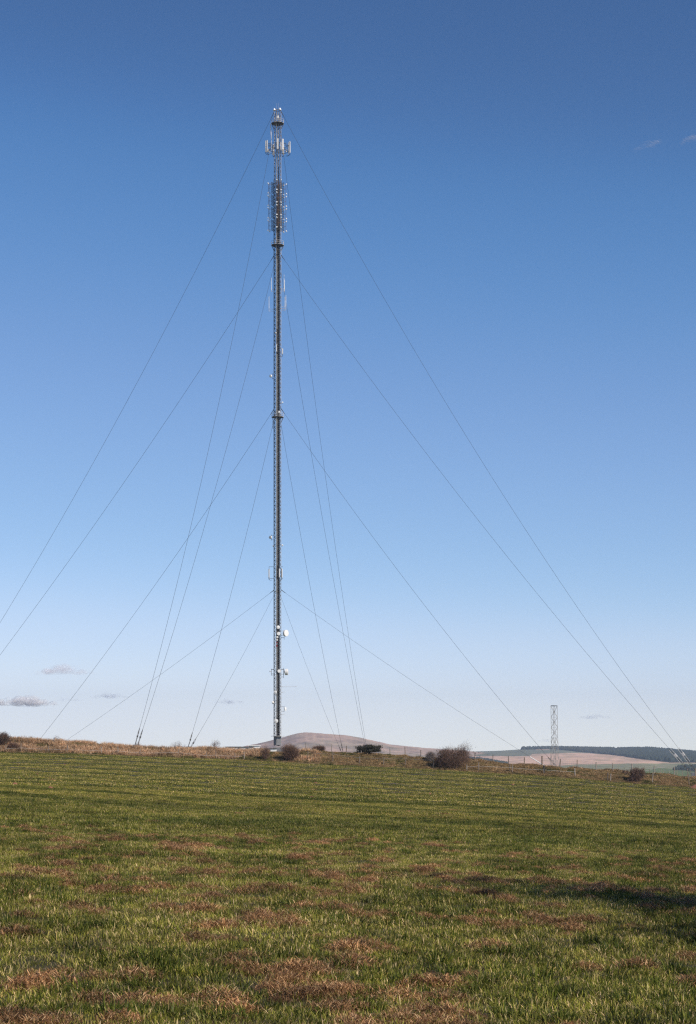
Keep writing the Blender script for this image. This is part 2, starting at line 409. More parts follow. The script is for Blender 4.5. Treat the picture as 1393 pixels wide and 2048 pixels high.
pink_top = line([[940, 1510], [955, 1512.5], [1060, 1512.5], [1065, 1508], [1120, 1506.5], [1165, 1505.5], [1230, 1510], [1400, 1526]])(PX)
pink_bot = line([[940, 1522], [1000, 1526], [1080, 1534], [1150, 1529], [1250, 1527], [1290, 1526.5], [1330, 1526], [1400, 1527]])(PX)
G1 = np.array([.19, .20, .15]); PK = np.array([.62, .42, .32]); G2 = np.array([.25, .25, .16]); G3 = np.array([.15, .19, .08]); FD = np.array([.03, .035, .025])
col = np.where((Yp < pink_top + wj * .8)[..., None], G1, PK)
pn = np.clip((fbm(PX * .03, T * 14, 95, 4) - .5) * 4, 0, 1)[..., None]
col = np.where((Yp >= pink_top)[..., None], PK * (1 - pn) + np.array([.46, .34, .25]) * pn, col)
col = np.where((Yp > pink_bot + wj * 1.2)[..., None], G2, col)
low = line([[900, 1560], [1240, 1545], [1290, 1539], [1320, 1536], [1393, 1541], [1600, 1545]])(PX)
col = np.where((Yp > low)[..., None], G3, col)
track = np.abs(Yp - line([[1285, 1543.5], [1300, 1539.5], [1318, 1535], [1330, 1533.5]])(PX)) < .55
col = np.where((track & (PX > 1284) & (PX < 1330))[..., None], np.array([.34, .3, .24]), col)
infor = (Yp < fb(PX)) & (PX > 1040)
col = np.where(infor[..., None], FD, col)
rim = (np.abs(Yp - 1498.8) < .5) & (PX > 1073) & (PX < 1100); col = np.where(rim[..., None], PK, col)
cover_attr(me, col.reshape(-1, 3)); o = link('moorland', me, M['land']); tag(o, kind='structure')

def cones(px, T, hgt, rad, name, label):
    """many small conifers standing on the moor, one mass"""
    n = len(px); D = D0 + (D1 - D0) * T; x = (px - CX) * D / F; z = EYE - moor_v(px, T) * D / F - 1
    k = 6; ang = np.arange(k) * 2 * math.pi / k; V = []; Fc = []
    ring = np.stack([np.cos(ang), np.sin(ang)], -1)
    h = hgt * (.75 + .5 * rng.random(n)); r = rad * (.8 + .4 * rng.random(n)); tw = rng.random(n) * 6
    c, s = np.cos(tw), np.sin(tw)
    def rg(fr, fz):
        rx = ring[None, :, 0] * c[:, None] - ring[None, :, 1] * s[:, None]; ry = ring[None, :, 0] * s[:, None] + ring[None, :, 1] * c[:, None]
        return np.stack([x[:, None] + rx * (r * fr)[:, None], D[:, None] + ry * (r * fr)[:, None], np.repeat((z + h * fz)[:, None], k, 1)], -1)
    V = np.concatenate([rg(.7, 0), rg(1, .25), rg(.5, .7), np.stack([x, D, z + h], -1)[:, None]], 1)
    m_ = 3 * k + 1; base = (np.arange(n) * m_)[:, None]
    q = []; tt = []
    for i in range(k):
        j = (i + 1) % k
        q += [[i, j, k + j, k + i], [k + i, k + j, 2 * k + j, 2 * k + i]]; tt += [[2 * k + i, 2 * k + j, 3 * k]]
    Q = (base[:, :, None] + np.array(q)[None]).reshape(-1, 4); TT = (base[:, :, None] + np.array(tt)[None]).reshape(-1, 3)
    o = link(name, fast_mesh(name, V.reshape(-1, 3), [Q, TT]), M['forest']); tag(o, label, 'forest', kind='stuff'); return o
n = 60000; px = rng.uniform(1036, 1560, n); T = 1 - rng.random(n) ** 1.0 * .42
yp = HY + moor_v(px, T); top = line([[1036, 1500], [1048, 1494], [1700, 1490]])(px)
gap = (np.abs(px - (1233 + (yp - 1500) * .25)) < 2.2) & (rng.random(n) < .85)
ok = (yp < fb(px)) & ~gap & (T < 1.0) & (yp > top)
cones(px[ok][:16000], T[ok][:16000], 9.5, 5.2, 'forest', 'dark conifer plantation covering the ridge on the right skyline')
n = 9000; px = rng.uniform(1350, 1500, n); T = rng.uniform(.15, .6, n); yp = HY + moor_v(px, T)
ok = (yp > line([[1350, 1539], [1370, 1536.5], [1393, 1535.5], [1500, 1536]])(px)) & (yp < line([[1350, 1539.5], [1375, 1541.5], [1393, 1543.5], [1500, 1548]])(px))
cones(px[ok][:1500], T[ok][:1500], 7, 4.5, 'forest', 'small dark wood on the green slope at the right edge below the ridge')
n = 30000; px = rng.uniform(935, 1015, n); T = rng.uniform(.3, .85, n); yp = HY + moor_v(px, T)
ok = (yp > line([[938, 1517], [960, 1519], [985, 1523], [1012, 1529]])(px)) & (yp < 1531)
cones(px[ok][:2500], T[ok][:2500], 6, 4.5, 'forest', 'dark wood in the dip just right of the big thorn bush')

# ---------------------------------------------------------------- grass
def blades(n, size, L, W, lean, seed, radial=False, flat=0., shape='sq', tintpow=1., zoff=0., segs=2):
    r = np.random.default_rng(seed)
    if radial:
        a = r.random(n) * 2 * math.pi; q = size * np.sqrt(r.random(n)) * .6; bx, by = np.cos(a) * q, np.sin(a) * q
        yaw = a + r.normal(0, .6, n)
    else:
        bx, by = (r.random(n) - .5) * size, (r.random(n) - .5) * size
        if shape == 'round':
            a = r.random(n) * 2 * math.pi; q = size * .5 * r.random(n) ** .6; bx, by = np.cos(a) * q, np.sin(a) * q
        yaw = r.random(n) * 2 * math.pi
    l = r.uniform(L[0], L[1], n); wd = r.uniform(W[0], W[1], n); ln = r.uniform(lean[0], lean[1], n)
    dx, dy = np.cos(yaw), np.sin(yaw); tw = r.normal(0, .7, n)
    sx, sy = -np.sin(yaw + tw), np.cos(yaw + tw)
    z0 = zoff * r.random(n) * (1 if flat == 0 else 1)
    if flat:   # lying blades of a heap
        q2 = (bx ** 2 + by ** 2) / (size * .5) ** 2; z0 = flat * np.clip(1 - q2, 0, 1) * r.random(n) ** .5
    pts = []
    for k in range(segs + 1):
        f = k / segs; a = ln * (.35 + .65 * f)
        rr = l * f * np.sin(a); zz = l * f * np.cos(a)
        pts.append((bx + dx * rr, by + dy * rr, z0 + zz))
    V = []
    for k in range(segs):
        f = 1 - .35 * k / segs
        for s_ in (-.5, .5): V.append(np.stack([pts[k][0] + sx * wd * s_ * f, pts[k][1] + sy * wd * s_ * f, pts[k][2]], -1))
    V.append(np.stack(pts[-1], -1))
    V = np.stack(V, 1); m_ = V.shape[1]; base = (np.arange(n) * m_)[:, None, None]
    q = np.array([[2 * k, 2 * k + 1, 2 * k + 3, 2 * k + 2] for k in range(segs - 1)]).reshape(-1, 4)
    Fs = []
    if len(q): Fs.append((base + q[None]).reshape(-1, 4))
    Fs.append((base + np.array([[2 * segs - 2, 2 * segs - 1, 2 * segs]])[None]).reshape(-1, 3))
    tint = np.repeat(r.random(n) ** tintpow, m_)
    return V.reshape(-1, 3), Fs, tint
def patch(coll, name, mat, *parts):
    Vs, Qs, Ts, ti = [], [], [], []; k = 0
    for V, Fs, t in parts:
        for f in Fs: (Qs if f.shape[1] == 4 else Ts).append(f + k)
        Vs.append(V); ti.append(t); k += len(V)
    fs = ([np.concatenate(Qs)] if Qs else []) + [np.concatenate(Ts)]
    me = fast_mesh(name, np.concatenate(Vs), fs)
    a = me.attributes.new('tint', 'FLOAT', 'POINT'); a.data.foreach_set('value', np.concatenate(ti).astype(np.float32))
    me.materials.append(mat); o = bpy.data.objects.new(name, me); coll.objects.link(o); return o
def scatter(name, coll, P3, var, yaw, scl, label, cat, tilt=None):
    me = bpy.data.meshes.new(name); me.vertices.add(len(P3)); me.vertices.foreach_set('co', np.asarray(P3, np.float32).ravel())
    a = me.attributes.new('var', 'INT', 'POINT'); a.data.foreach_set('value', np.asarray(var, np.int32))
    rot = np.zeros((len(P3), 3), np.float32); rot[:, 2] = yaw
    if tilt is not None: rot[:, 0] = tilt
    a = me.attributes.new('rot', 'FLOAT_VECTOR', 'POINT'); a.data.foreach_set('vector', rot.ravel())
    a = me.attributes.new('scl', 'FLOAT', 'POINT'); a.data.foreach_set('value', np.asarray(scl, np.float32))
    o = link(name, me); tag(o, label, cat, kind='stuff')
    ng = bpy.data.node_groups.new(name, 'GeometryNodeTree')
    ng.interface.new_socket('Geometry', in_out='INPUT', socket_type='NodeSocketGeometry')
    ng.interface.new_socket('Geometry', in_out='OUTPUT', socket_type='NodeSocketGeometry')
    N = ng.nodes; Lk = ng.links
    gi = N.new('NodeGroupInput'); go = N.new('NodeGroupOutput'); ip = N.new('GeometryNodeInstanceOnPoints')
    ci = N.new('GeometryNodeCollectionInfo'); ci.inputs[0].default_value = coll; ci.inputs['Separate Children'].default_value = True; ci.inputs['Reset Children'].default_value = True
    def attr(nm, ty):
        q = N.new('GeometryNodeInputNamedAttribute'); q.data_type = ty; q.inputs[0].default_value = nm; return q.outputs[0]
    Lk.new(gi.outputs[0], ip.inputs['Points']); Lk.new(ci.outputs[0], ip.inputs['Instance']); ip.inputs['Pick Instance'].default_value = True
    Lk.new(attr('var', 'INT'), ip.inputs['Instance Index']); Lk.new(attr('rot', 'FLOAT_VECTOR'), ip.inputs['Rotation']); Lk.new(attr('scl', 'FLOAT'), ip.inputs['Scale'])
    Lk.new(ip.outputs[0], go.inputs[0])
    md = o.modifiers.new('scatter', 'NODES'); md.node_group = ng
    return o
def newcoll(n): return bpy.data.collections.new(n)

cg = newcoll('grass_sources')      # variants sorted by name: a near short, b lush, c mid, d far
for i in range(4): patch(cg, f'a_turf_{i}', M['blade'], blades(440, .46, (.02, .068), (.0025, .0065), (.15, 1.45), 100 + i, segs=3))
for i in range(4): patch(cg, f'b_lush_{i}', M['lush'], blades(100, .18, (.04, .13), (.0035, .008), (.05, 1.4), 200 + i, radial=True, segs=3))
for i in range(3): patch(cg, f'c_turf_{i}', M['blade'], blades(850, 1.15, (.05, .10), (.006, .011), (.1, 1.1), 300 + i, tintpow=1.25))
for i in range(3): patch(cg, f'd_turf_{i}', M['blade'], blades(1100, 3.4, (.05, .11), (.016, .032), (.1, 1.0), 400 + i, tintpow=1.45))
for i in range(3): patch(cg, f'e_lush_{i}', M['lush'], blades(420, .9, (.07, .15), (.006, .011), (.05, 1.0), 500 + i, shape='round'))
def fan(d0, d1, step, amax=.225, pad=1.0):
    out = []
    y = d0
    while y < d1:
        W = amax * y + pad; nx = int(2 * W / step) + 1
        xs = (np.arange(nx) + rng.random(nx)) * step - W; ys = y + rng.random(nx) * step
        out.append(np.stack([xs, ys], -1)); y += step
    return np.concatenate(out)
_qx, _qy = rng.uniform(-40, 40, 20000), rng.uniform(8, 90, 20000)
_qn = np.sort(.36 * fbm(_qx * .7 + 3, _qy * .4, 5, 3) + .64 * fbm(_qx * 3.3, _qy * 2.2, 6, 2))
def TQ(f): return _qn[int(f * 20000)]
def thatchness(x, y):
    """where dead thatch lies instead of grass: mostly the near part"""
    n = .36 * fbm(x * .7 + 3, y * .4, 5, 3) + .64 * fbm(x * 3.3, y * 2.2, 6, 2)
    th = np.interp(y, [8, 20, 30, 40, 55, 75, 120], [TQ(.89), TQ(.87), TQ(.91), TQ(.96), TQ(.985), TQ(.994), TQ(.9985)])
    return n - th
pts, var, scl = [], [], []
p = fan(7.5, 44, .30); tn = thatchness(p[:, 0], p[:, 1])
keep = (tn < -.01) | (rng.random(len(p)) < .62); p = p[keep]
pts.append(p); var.append(rng.integers(0, 4, len(p))); scl.append(.8 + .45 * rng.random(len(p)) + .35 * (fbm(p[:, 0] * .3, p[:, 1] * .3, 9, 3) - .5))
# lush tufts; second band term puts the right-hand shade into darker grass
p = fan(7.5, 60, .23); ln = fbm(p[:, 0] * .8, p[:, 1] * .45, 15, 4)
band = np.exp(-((p[:, 1] - (44 - p[:, 0] * 2.0)) / 3.5) ** 2) * .13 + np.exp(-((p[:, 1] - (27 - (p[:, 0] - 3) * .8)) / 4) ** 2) * np.clip((p[:, 0]) / 3, 0, 1) * .12
keep = (ln + band + rng.random(len(p)) * .14 > .60) & (thatchness(p[:, 0], p[:, 1]) < .03); p = p[keep]
pts.append(p); var.append(rng.integers(4, 8, len(p))); scl.append((.55 + .6 * rng.random(len(p)) ** 1.5))
p = fan(43, 115, .8); keep = (thatchness(p[:, 0], p[:, 1]) < 0.01) | (rng.random(len(p)) < .5); p = p[keep]
pts.append(p); var.append(rng.integers(8, 11, len(p))); scl.append(.8 + .4 * rng.random(len(p)))
p = fan(112, DE - .8, 2.3, pad=4); p = p[p[:, 1] < DE - .6]; pts.append(p); var.append(rng.integers(11, 14, len(p))); scl.append(.8 + .4 * rng.random(len(p)))
p = fan(44, 130, .9); ln = fbm(p[:, 0] * .25, p[:, 1] * .12, 16, 4)
band = np.exp(-((p[:, 1] - (60 - p[:, 0] * 1.4)) / 6) ** 2) * .3
p = p[ln + band + rng.random(len(p)) * .12 > .66]
pts.append(p); var.append(rng.integers(14, 17, len(p))); scl.append(.7 + .5 * rng.random(len(p)))
p = np.concatenate(pts); var = np.concatenate(var); scl = np.concatenate(scl)
P3 = np.stack([p[:, 0], p[:, 1], field_z(p[:, 0], p[:, 1]) - .004], -1)
print('grass instances', len(p))
scatter('grass', cg, P3, var, rng.random(len(p)) * 6.28, scl, 'short green pasture grass covering the whole field', 'grass')
ct = newcoll('thatch_sources')
for i in range(4): patch(ct, f'a_thatch_{i}', M['thatch'], blades(420, .42, (.03, .12), (.0028, .0065), (1.05, 1.8), 600 + i, flat=.085, shape='round', segs=2),
                         blades(90, .36, (.04, .10), (.002, .005), (.2, 1.3), 650 + i, shape='round'))
for i in range(3): patch(ct, f'b_thatch_{i}', M['thatch'], blades(260, .7, (.06, .15), (.006, .012), (1.0, 1.7), 700 + i, flat=.07, shape='round'))
pts, var = [], []
p = fan(7.5, 44, .26); tn = thatchness(p[:, 0], p[:, 1]); p = p[(tn > -.02)]; pts.append(p); var.append(rng.integers(0, 4, len(p)))
p = fan(7.5, 44, .5); p = p[rng.random(len(p)) < .16]; pts.append(p); var.append(rng.integers(0, 4, len(p)))
p = fan(43, 160, .7); tn = thatchness(p[:, 0], p[:, 1]); p = p[(tn > .0) | (rng.random(len(p)) < .006)]; pts.append(p); var.append(rng.integers(4, 7, len(p)))
p = np.concatenate(pts); var = np.concatenate(var)
P3 = np.stack([p[:, 0], p[:, 1], field_z(p[:, 0], p[:, 1]) - .002], -1)
scatter('dead_grass', ct, P3, var, rng.random(len(p)) * 6.28, .35 + .75 * rng.random(len(p)), 'reddish brown patches of dead raked grass lying in the green field', 'dead grass')

# bank growth
cb = newcoll('bank_sources')
for i in range(4): patch(cb, f'a_straw_{i}', M['straw'], blades(46, .55, (.45, .95), (.018, .04), (.1, 1.5), 800 + i, radial=True, segs=3))
for i in range(3): patch(cb, f'b_green_{i}', M['bankgreen'], blades(70, .7, (.12, .3), (.015, .03), (.1, 1.2), 820 + i, segs=2))
for i in range(4): patch(cb, f'c_brown_{i}', M['bankbrown'], blades(70, .8, (.10, .34), (.014, .03), (.2, 1.5), 840 + i, segs=2))
pts, var, scl = [], [], []
nb = 15000
x = rng.uniform(-72, 72, nb); y = DE + .2 + rng.random(nb) * 7.5
pxq = CX + x * F / (y); u = y - DE
sn = fbm(x * .25, y * .6, 25, 4)
for xi, yi, pi, ui, s_ in zip(x, y, pxq, u, sn):
    z = bank_z(xi, yi)
    left = pi < 470 or (470 < pi < 545 and s_ > .55) or (590 < pi < 640 and s_ > .5)
    rr = random.random()
    if left:
        if s_ > .36 and rr < .78 and ui > .7: vv, s = random.randint(0, 3), random.uniform(.55, 1.0)
        elif ui < 1.3 or s_ < .40: vv, s = random.choice((random.randint(4, 6), random.randint(7, 10), random.randint(7, 10))), random.uniform(.7, 1.3)
        else: vv, s = random.randint(7, 10), 1.2
    else:
        green = (s_ < .40) or ui < .35 or (455 < pi < 545 and rr < .7)
        vv = random.randint(4, 6) if green and rr < .75 else random.randint(7, 10)
        s = random.uniform(.5, 1.0)
        if ui > 3.2 and rr > .95 and s_ > .5: vv, s = random.randint(0, 3), random.uniform(.3, .55)
    pts.append((xi, yi, z - .03)); var.append(vv); scl.append(s)
scatter('bank_grass', cb, pts, var, rng.random(len(pts)) * 6.28, scl, 'pale dead grass and low growth on the bank behind the field', 'rough grass')

# ---------------------------------------------------------------- the mast
base = Vector((MX, MY, 2.9))
def mz(py): return EYE + (HY - py) / 6.0
PH = R(13.3); c_, s_ = math.cos(PH), math.sin(PH)
AX = [Vector((c_, -s_, 0)), Vector((s_, c_, 0)), Vector((-c_, s_, 0)), Vector((-s_, -c_, 0))]   # right, far, left, near
RL = 1.16; ZT = mz(221)
def legp(i, z, r=RL): return Vector((MX, MY, z)) + AX[i % 4] * r
def off(dx, dy, z): return Vector((MX + dx, MY + dy, z))
def opx(px): return (px - 555.7) / 6.0
mast = empty('radio_mast', base, 'very tall slender grey steel lattice mast held up by guy wires', 'radio mast')
def part(mb, name, mat, parent=mast, smooth=False):
    mb.off = base; return mb.build(name, mat, parent, smooth)
for i in range(4):
    mb = MB(); mb.tube(legp(i, 2.9), legp(i, ZT), .095, 8)
    z = 2.9
    while z < ZT: mb.tube(legp(i, z), legp(i, z + .14), .17, 8); z += 7.86
    part(mb, 'leg', M['leg'])
PHt = 1.31
for i in range(4):
    mb = MB(); z = 3.2; k = 0
    while z < ZT - PHt:
        a, b = (i, i + 1) if k % 2 == 0 else (i + 1, i)
        mb.tube(legp(i, z), legp(i + 1, z), .048, 4, cap=False)
        mb.tube(legp(a, z), legp(b, z + PHt), .048, 4, cap=False)
        z += PHt; k += 1
    mb.tube(legp(i, ZT), legp(i + 1, ZT), .07, 5)
    part(mb, 'bracing', M['brace'])
# inner climbing ladder and feeder runs
mb = MB(); u = AX[0]; n_ = AX[1]
for sgn in (-.22, .22): mb.tube(off(0, 0, 3.0) + u * sgn, off(0, 0, ZT - 2) + u * sgn, .035, 4)
z = 3.3
while z < ZT - 2: mb.tube(off(0, 0, z) + u * -.22, off(0, 0, z) + u * .22, .018, 4, cap=False); z += .42
part(mb, 'ladder', M['dark'])
mb = MB()
for k, (q, zt_) in enumerate(((-.62, 190), (-.52, 175), (-.42, 190), (.36, 60), (.46, 130), (.56, 190), (-.3, 190), (.66, 120))):
    for nn in (.18, .34): mb.tube(off(0, 0, 3.0) + AX[0] * q * .55 + n_ * nn, off(0, 0, zt_) + AX[0] * q * .55 + n_ * nn, .05, 5)
part(mb, 'feeder_cable', M['cable'])
mb = MB()
z = 3.4
while z < 190:
    mb.box(off(0, 0, z) + n_ * .26, (1.1, .3, .05), (u, n_, Vector((0, 0, 1)))); z += PHt
for q in (-.56, .56): mb.tube(off(0, 0, 3.2) + n_ * .26 + u * q, off(0, 0, 190) + n_ * .26 + u * q, .03, 4)
part(mb, 'cable_tray', M['dark'])
mb = MB()   # dark cable tray behind the right-hand near face
fc = (AX[0] + AX[3]) * .42; ft = (AX[0] - AX[3]).normalized(); fn = (AX[0] + AX[3]).normalized()
for q in (-.5, -.36, -.22, -.06, .1, .25, .42): mb.tube(off(0, 0, 3) + fc + ft * q, off(0, 0, 200 - abs(q) * 40) + fc + ft * q, .075, 5)
fc2 = (AX[2] + AX[3]) * .42; ft2 = (AX[2] - AX[3]).normalized()
for q in (-.5, -.36, -.2): mb.tube(off(0, 0, 3) + fc2 + ft2 * q, off(0, 0, 185 + q * 20) + fc2 + ft2 * q, .085, 5)
part(mb, 'feeder_cable', M['cable'])
mb = MB()
for dx, dy in ((-.14, -.1), (.02, -.16)): mb.tube(legp(2, 3.2) + Vector((dx, dy, 0)), legp(2, 196 + dx * 30) + Vector((dx, dy, 0)), .06, 5)
part(mb, 'feeder_cable', M['cable'])
mb = MB(); e = AX[3] * 1.33
for a, b_ in ((1286, 1340), (1350, 1435), (710, 1132), (1160, 1250), (520, 660)):
    mb = MB(); mb.tube(off(.1, 0, mz(b_)) + e, off(.1, 0, mz(a)) + e, .07, 6); part(mb, 'conduit', M['white'])
for a, b_ in ((1284, 1287), (1290, 1294)): mb = MB(); mb.tube(off(.1, 0, mz(b_)) + e, off(.1, 0, mz(a)) + e, .09, 6); part(mb, 'marker_sleeve', M['red'])

def platform(py, Rr=2.15, rail=1.25, up=1):
    z = mz(py); D = MB(); D.lathe(off(0, 0, z - .14), (0, 0, 1), [(0, Rr), (.14, Rr)], 8)
    dk = part(D, 'platform', M['dark'])
    H = MB(); K = MB()
    for i in range(8):
        a = 2 * math.pi * (i + .5) / 8; a2 = 2 * math.pi * (i + 1.5) / 8
        p0 = off(Rr * math.cos(a), Rr * math.sin(a), z); p1 = off(Rr * math.cos(a2), Rr * math.sin(a2), z)
        H.tube(p0 - Vector((0, 0, .15)), p0 + Vector((0, 0, rail)), .05, 5)
        for q in (.0, rail * .5, rail): H.tube(p0 + Vector((0, 0, q)), p1 + Vector((0, 0, q)), .045 if q else .07, 5)
        j = min(range(4), key=lambda t: (legp(t, z) - p0).length)
        K.tube(p0 - Vector((0, 0, .15)), legp(j, z - 2.0), .06, 5)
    part(H, 'handrail', M['galv'], dk); part(K, 'bracket', M['brace'], dk)
platform(247); platform(490.5); platform(834, Rr=2.05)
# collar and screens at the foot
mb = MB(); z = mz(1472); mb.lathe(off(0, 0, z - .1), (0, 0, 1), [(0, 2.2), (.12, 2.2)], 8); part(mb, 'collar', M['galv'])
for i in (0, 2, 3):
    mb = MB(); a, b_ = legp(i, mz(1490)), legp(i + 1, mz(1490))
    d = (b_ - a).normalized(); nrm = Vector((d.y, -d.x, 0)); nrm = nrm if nrm.dot((a + b_) / 2 - off(0, 0, a.z)) > 0 else -nrm
    mb.box((a + b_) / 2 + Vector((0, 0, 1.45)) + nrm * .13, ((b_ - a).length - .1, .03, 2.9), (d, nrm, Vector((0, 0, 1))))
    for q in np.linspace(-.75, .75, 9): mb.tube((a + b_) / 2 + d * q + nrm * .16, (a + b_) / 2 + d * q + nrm * .16 + Vector((0, 0, 2.9)), .02, 4)
    part(mb, 'screen_panel', M['mesh'])
mb = MB(); mb.box(off(0, 0, 1.5), (2.7, 2.7, 2.0), bev=.08); part(mb, 'concrete_base', M['mesh'])
# top lamps and rods
for (px_, pz, dy) in ((549.3, 217, .2), (560.5, 219, -.2)):
    mb = MB(); mb.lathe(off(opx(px_), dy, ZT + .05), (0, 0, 1), [(0, .42), (.12, .45), (.5, .3), (.75, .12), (.8, .05)], 14)
    part(mb, 'warning_lamp', M['insul'], smooth=True)
for dx in (-.35, .3): mb = MB(); mb.tube(off(dx, 0, ZT), off(dx, 0, ZT + 2.4), .025, 4); part(mb, 'lightning_rod', M['galv'])
mb = MB(); mb.box(off(opx(556.8), -1.0, mz(236.5)), (.55, .4, .95), bev=.05); part(mb, 'equipment_box', M['white'])
mb = MB(); mb.box(off(opx(559.3), -1.3, mz(825.5)), (.6, .4, .7), bev=.05); part(mb, 'equipment_box', M['white'])
mb = MB(); mb.tube(off(opx(541.8), -.2, mz(248)), off(opx(542.8), -.2, mz(272)), .13, 6); mb.tube(off(opx(542.8), -.2, mz(272)), off(opx(544), -.2, mz(303)), .09, 6)
part(mb, 'whip_antenna', M['radome'])

# head frame with sector panels
zc = mz(294)
mb = MB()
for zz in (mz(290), mz(302.5)):
    ring = [(-3.6, .6), (-3.1, -1.3), (-.9, -2.5), (1.1, -2.6), (2.6, -1.8), (3.7, .7), (2.2, 2.6), (-1.8, 2.6)]
    for i in range(8):
        a = ring[i]; b_ = ring[(i + 1) % 8]; mb.tube(off(*a, zz), off(*b_, zz), .06, 5)
    for i in range(8):
        a = ring[i]; j = min(range(4), key=lambda t: (legp(t, zz) - off(*a, zz)).length); mb.tube(off(*a, zz), legp(j, zz), .06, 5)
for i in range(8):
    a = ring[i]; b_ = ring[(i + 1) % 8]
    mb.tube(off(*a, mz(290)), off(*b_, mz(302.5)), .045, 4); mb.tube(off(*a, mz(302.5)), legp(min(range(4), key=lambda t: (legp(t, 0) - off(*a, 0)).length), mz(290)), .045, 4)
part(mb, 'head_frame', M['brace'])
def panel(dx, dy, yc, h, wd, yaw, dp=.2, mat='radome', pole=True, d=0.0):
    X = Vector((math.cos(yaw), math.sin(yaw), 0)); Yv = Vector((-math.sin(yaw), math.cos(yaw), 0)); c = off(dx, dy, mz(yc))
    mb = MB(); mb.box(c, (dp, wd, h), (X, Yv, Vector((0, 0, 1))), bev=.05); o = part(mb, 'panel_antenna', M[mat])
    q = c - X * (dp / 2 + .16); mb = MB(); mb.tube(q - Vector((0, 0, h / 2 + .35)), q + Vector((0, 0, h / 2 + .1)), .055, 6)
    for s in (-.32, .32): mb.box(c - X * (dp / 2 + .08) + Vector((0, 0, h * s)), (.16, .14, .1), (X, Yv, Vector((0, 0, 1))))
    part(mb, 'mounting_pole', M['galv'], o)
    for s in (-.1, .1):
        mb = MB(); mb.path([c + Yv * s - Vector((0, 0, h / 2)), c + Yv * s - Vector((0, 0, h / 2 + .5)), c - X * .5 + Yv * s - Vector((0, 0, h / 2 + .9)), c - X * 1.2 - Vector((0, 0, h / 2 + .8))], .04, 5)
        part(mb, 'jumper_cable', M['cable'], o)
    return o
for a in ((-4.0, .3, 292, 3.7, .5, R(200)), (-3.5, -1.1, 293.5, 3.6, .5, R(225)), (.1, -3.0, 293.5, 3.5, .52, R(-95)), (1.85, -2.7, 294, 3.6, .5, R(-75)), (1.2, -2.55, 297, 2.6, .3, R(-80)),
          (3.75, .9, 294.5, 3.7, .4, R(15)), (4.15, -.2, 294.5, 3.8, .42, R(-20)), (-1.6, 3.0, 293, 3.5, .5, R(100)), (1.8, 3.0, 293, 3.5, .5, R(75))): panel(*a)
for dx, dy, yy in ((-3.2, -.9, 304), (-2.6, -1.2, 307), (-1.6, -1.5, 311), (1.6, -2.0, 304), (1.8, -1.8, 308), (2.9, -.6, 303), (-3.1, .2, 300)):
    mb = MB(); mb.box(off(dx, dy, mz(yy)), (.3, .22, .75), bev=.04); part(mb, 'radio_unit', M['radome'])

# twelve stacked dipoles on three sides
for ang in (40, 160, 280):
    A = R(ang); X = Vector((math.cos(A), math.sin(A), 0)); Tn = Vector((-math.sin(A), math.cos(A), 0))
    for bay in range(4):
        zt_ = mz(366.5 + bay * 24.9); zb = zt_ - 2.95; zm = (zt_ + zb) / 2
        mb = MB()
        c = Vector((MX, MY, 0)) + X * 3.05; ci_ = Vector((MX, MY, 0)) + X * 1.75
        for sg in (-.6, .6):
            for (a, b_) in ((zt_ - .1, zm + .1), (zm - .1, zb + .1)): mb.tube(c + Tn * sg + Vector((0, 0, a)), c + Tn * sg + Vector((0, 0, b_)), .06, 5)
            for zz in (zt_, zb, zm): mb.tube(c + Tn * sg + Vector((0, 0, zz)), ci_ + Tn * sg * 1.3 + Vector((0, 0, zz)), .035, 4)
        mb.tube(c - Tn * .6 + Vector((0, 0, zm)), c + Tn * .6 + Vector((0, 0, zm)), .04, 4)
        o = part(mb, 'dipole_antenna', M['rust'])
        mb = MB()   # reflector screen
        for sg in (-1.05, -.5, 0, .5, 1.05): mb.tube(ci_ + Tn * sg + Vector((0, 0, zb - .3)), ci_ + Tn * sg + Vector((0, 0, zt_ + .3)), .06 if abs(sg) < 1 else .09, 4)
        for f in np.linspace(-.3, 3.25, 7): mb.tube(ci_ - Tn * 1.05 + Vector((0, 0, zb + f)), ci_ + Tn * 1.05 + Vector((0, 0, zb + f)), .06, 4)
        for zz in (zt_, zb): mb.tube(ci_ + Vector((0, 0, zz)), Vector((MX, MY, zz)) + X * .5, .06, 4)
        part(mb, 'reflector', M['dark'], o)
        for sg in (-.6, .6):
            for zz, dr in ((zt_, 1), (zb, -1)):
                mb = MB(); p = c + Tn * sg + Vector((0, 0, zz)); mb.lathe(p - X * .05 + Vector((0, 0, -.05 * dr)), (X * .35 + Tn * .5 * sg + Vector((0, 0, .5 * dr))), [(0, .12), (.08, .19), (.40, .19), (.5, .1)], 8)
                part(mb, 'insulator', M['insul'], o)
mb = MB(); mb.tube(off(opx(557.7), -1.6, mz(364)), off(opx(557.7), -1.6, mz(456)), .09, 6); part(mb, 'feeder_pole', M['rust'])

def whip(px_, y0, y1, dy, arm_y, mat='white'):
    p = off(opx(px_), dy, 0); mb = MB(); mb.tube(p + Vector((0, 0, mz(y1))), p + Vector((0, 0, mz(y0))), .085, 6, r2=.06); o = part(mb, 'whip_antenna', M[mat])
    mb = MB(); j = 0 if px_ > 555 else 2
    for ay in (arm_y, arm_y + 4.2): mb.tube(p + Vector((0, 0, mz(ay))), legp(j, mz(ay) + .0), .045, 5)
    mb.tube(p + Vector((0, 0, mz(arm_y + 5))), p + Vector((0, 0, mz(y1 - 1))), .06, 5)
    part(mb, 'standoff_arm', M['galv'], o)
whip(543.3, 556, 580, -.2, 578.5); whip(568.4, 548, 577, .8, 576.5); whip(569.6, 560, 582, -.3, 580)
whip(538.5, 593, 617, 0, 618); whip(570.5, 594, 615, -.3, 617.5); whip(572.2, 588.5, 611, .8, 613)
